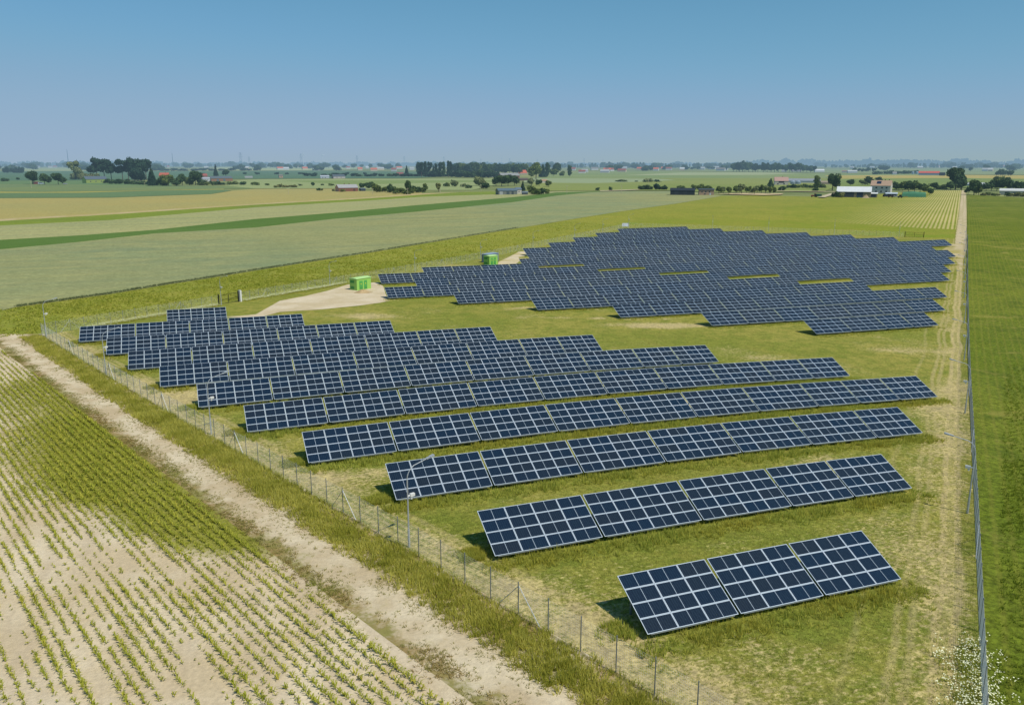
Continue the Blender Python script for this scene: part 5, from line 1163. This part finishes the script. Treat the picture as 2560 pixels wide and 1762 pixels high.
# ------------------------------------------------------------------ poles, pylons, turbines
PL = plain('weathered_pole', alb(196, 190, 172), .8, 0, .2, .5); PYM = plain('pylon_steel', alb(96, 116, 132), .6, .1, .1, .5)
def pole(px, py, h, label, arms=True, lean=0):
    x, y = gp(px, py); s = depth(x, y)/FPX; H = h*s
    o = empty('utility_pole', (x, y, float(gz(x, y))), (0, lean, -math.atan2(x, y)), label, 'utility pole')
    mb = MB(); mb.bar((0, 0, -.5), (0, 0, H), .2, .14, 7); mb.build('pole', PL, o)
    if arms:
        mb = MB(); mb.box(-1.1, -.08, H-.6, 1.1, .08, H-.45); mb.build('crossarm', PL, o)
        mb = MB()
        for u in (-1, 0, 1): mb.bar((u, 0, H-.45), (u, 0, H-.2), .06)
        mb.build('insulator', M['white'], o)
pole(721, 486, 15, 'thin wooden pole alone in the ripe field'); pole(1202, 480, 17, 'pole beside the big pale willow'); pole(1417, 484, 20, 'pale pole at the end of the dark green strip')
pole(1621, 467, 19, 'white pole beside the broad pale meadow bush'); pole(1553.5, 484, 20, 'twin-armed pole at the top of the blue-green grain'); pole(932, 488, 16, 'pole by the path beside the long thicket')
pole(1019.5, 487, 16, 'pole standing in the middle of the long thicket'); pole(79, 471, 18, 'pole in the olive field at the west edge'); pole(362, 464, 9, 'short pole at the hedge of the green-walled house', False); pole(518, 463, 12, 'pole before the low white house')
pole(1954, 478, 8, 'short pole under the pink-roofed house', False); pole(1099, 479, 10, 'post beside the blossoming loose tree', False); pole(1101, 481, 9, 'second post leaning by the blossoming loose tree', False)
def pylon(px, py, h, label, group=None, mast=False):
    x, y = gp(px, py); R = math.hypot(x, y); s = depth(x, y)/FPX; H = h*s; w = H*.1 if not mast else H*.02
    o = empty('lattice_mast' if mast else 'pylon', (x, y, float(gz(x, y))), (0, 0, -math.atan2(x, y)+.4), label, 'mast' if mast else 'pylon', group)
    mb = MB(); r = max(.16, H*.006)
    for sx, sy in ((-1, -1), (1, -1), (1, 1), (-1, 1)):
        mb.bar((sx*w, sy*w, -1), (sx*w*.25, sy*w*.25, H*.98), r, r*.7, 4)
    for k in range(9):
        t0, t1 = k/9, (k+1)/9; a, b = w*(1-.75*t0), w*(1-.75*t1)
        for sx, sy, tx, ty in ((-1, -1, 1, -1), (1, -1, 1, 1), (1, 1, -1, 1), (-1, 1, -1, -1)):
            mb.bar((sx*a, sy*a, H*t0), (tx*b, ty*b, H*t1), r*.6, n=3)
    mb.build('lattice', PYM, o)
    if not mast:
        for q, z in enumerate((.68, .80, .92)):
            mb = MB(); ww = H*(.20-.03*q); mb.bar((-ww, 0, H*z), (ww, 0, H*z), r*.8, n=4); mb.bar((-ww, 0, H*z), (0, 0, H*(z+.05)), r*.6, n=3); mb.bar((ww, 0, H*z), (0, 0, H*(z+.05)), r*.6, n=3); mb.build('crossarm', PYM, o)
for a, b, h, l, m in [(172, 417, 41, 'tall thin lattice mast above the western village', True), (433, 418, 34, 'thin lattice mast between the tall trees and the pylons', True), (603, 417, 34, 'taller pylon of the pair over the bright strip', False), (624, 417, 24, 'shorter pylon of the pair over the bright strip', False), (754, 416, 30, 'faint pylon just behind the first wind turbine', False), (893, 416, 26, 'pylon standing alone east of the second wind turbine', False), (1011, 415, 23, 'faint pylon above the spruce west of the big wood', False), (1110, 415, 22, 'faint pylon above the poplar edge of the wood', False), (1202, 415, 17, 'faint pylon above the middle of the big wood', False), (1274, 415, 18, 'faint pylon above the red-roofed farm', False), (1343, 415, 16, 'faint pylon above the tall broad tree', False), (1460, 415, 18, 'faint pylon over the far village', False), (1507, 414.5, 14, 'very faint pylon over the silver field', False), (1630, 414.5, 12, 'very faint pylon over the wide meadow', False), (683, 415, 12, 'very faint short pylon west of the first wind turbine', False)]:
    pylon(a, b, h, l, None, m)
def turbine(px, py, h, label, ang, bl=.5):
    x, y = gp(px, py); s = depth(x, y)/FPX; H = h*s; o = empty('wind_turbine', (x, y, float(gz(x, y))), (0, 0, -math.atan2(x, y)+.5), label, 'wind turbine')
    TW = plain('turbine_white', alb(235, 240, 244), .5, 0, .02, 1, True)
    mb = MB(); mb.bar((0, 0, -1), (0, 0, H), H*.02, H*.011, 10); mb.build('tower', TW, o)
    mb = MB(); mb.box(-H*.02, -H*.05, H, H*.02, H*.05, H+H*.035); mb.build('nacelle', TW, o)
    for k in range(3):
        a = ang+k*2*math.pi/3; mb = MB(); e = Vector((math.sin(a)*H*bl, -H*.06, H*1.02+math.cos(a)*H*bl)); c = Vector((0, -H*.06, H*1.02)); mb.bar(c, c+(e-c)*.25, H*.008, H*.012, 6); mb.bar(c+(e-c)*.25, e, H*.012, H*.003, 6); mb.build('blade', TW, o)
turbine(759, 418.5, 30, 'first white wind turbine, its tower just beside a faint pylon', .1, .28)
turbine(807, 418.5, 28, 'second white wind turbine, east of the one beside the pylon', 1.3, .24)
turbine(1253.5, 415, 19, 'faint white wind turbine above the big wood', .5, .35)

# ------------------------------------------------------------------ camera, sun and sky
cam = bpy.data.cameras.new('camera'); co = bpy.data.objects.new('camera', cam); C.objects.link(co)
cam.sensor_width = 36; cam.lens = 36*FPX/2560; cam.clip_start = .5; cam.clip_end = 60000
co.location = (0, 0, CAMH); co.rotation_euler = (math.pi/2-PITCH, 0, -YAW)
sc = bpy.context.scene; sc.camera = co
SUN_AZ, SUN_EL = math.radians(149), math.radians(57)
sd = Vector((math.sin(SUN_AZ)*math.cos(SUN_EL), math.cos(SUN_AZ)*math.cos(SUN_EL), math.sin(SUN_EL)))
sl = bpy.data.lights.new('sun', 'SUN'); sl.energy = 4.3; sl.angle = math.radians(.5); sl.color = (1.0, .945, .83)
so = bpy.data.objects.new('sun', sl); C.objects.link(so); so.location = (0, 0, 80); so.rotation_euler = sd.to_track_quat('Z', 'Y').to_euler()
w = bpy.data.worlds.new('World'); sc.world = w; w.use_nodes = True; nt = w.node_tree; nt.nodes.clear()
sky = nt.nodes.new('ShaderNodeTexSky'); sky.sky_type = 'NISHITA'; sky.sun_disc = False; sky.sun_elevation = SUN_EL; sky.sun_rotation = SUN_AZ
sky.altitude = 0; sky.air_density = 1.0; sky.dust_density = 0.0; sky.ozone_density = 5
bg = nt.nodes.new('ShaderNodeBackground'); bg.inputs[1].default_value = .1; ou = nt.nodes.new('ShaderNodeOutputWorld')
sep = nt.nodes.new('ShaderNodeSeparateColor'); com = nt.nodes.new('ShaderNodeCombineColor'); nt.links.new(sky.outputs[0], sep.inputs[0])
CUR = (((0, .02), (.1, .065), (.275, .168), (.445, .252), (.65, .296), (1, .325)), ((0, .04), (.2, .20), (.456, .375), (.636, .413), (.85, .435), (1, .45)), ((0, .08), (.3, .29), (.63, .550), (.68, .580), (.78, .584), (1, .62)))
for ch in range(3):     # film response of the sky: softer, paler towards the horizon
    a = nt.nodes.new('ShaderNodeMath'); a.operation = 'MULTIPLY'; a.inputs[1].default_value = .1; nt.links.new(sep.outputs[ch], a.inputs[0])
    b = nt.nodes.new('ShaderNodeFloatCurve'); cv = b.mapping.curves[0]; P = CUR[ch]; cv.points[0].location = P[0]; cv.points[1].location = P[-1]
    for q in P[1:-1]: cv.points.new(*q)
    b.mapping.update(); nt.links.new(a.outputs[0], b.inputs['Value'])
    c = nt.nodes.new('ShaderNodeMath'); c.operation = 'MULTIPLY'; c.inputs[1].default_value = 10; nt.links.new(b.outputs[0], c.inputs[0]); nt.links.new(c.outputs[0], com.inputs[ch])
nt.links.new(com.outputs[0], bg.inputs[0]); nt.links.new(bg.outputs[0], ou.inputs[0])
sc.view_settings.view_transform = 'Standard'; sc.view_settings.look = 'None'; sc.view_settings.exposure = 0
sc.render.engine = 'CYCLES'; sc.cycles.use_denoising = True; sc.cycles.max_bounces = 5; sc.cycles.diffuse_bounces = 2; sc.cycles.glossy_bounces = 2; sc.cycles.transparent_max_bounces = 4
print('objects', len(bpy.data.objects))
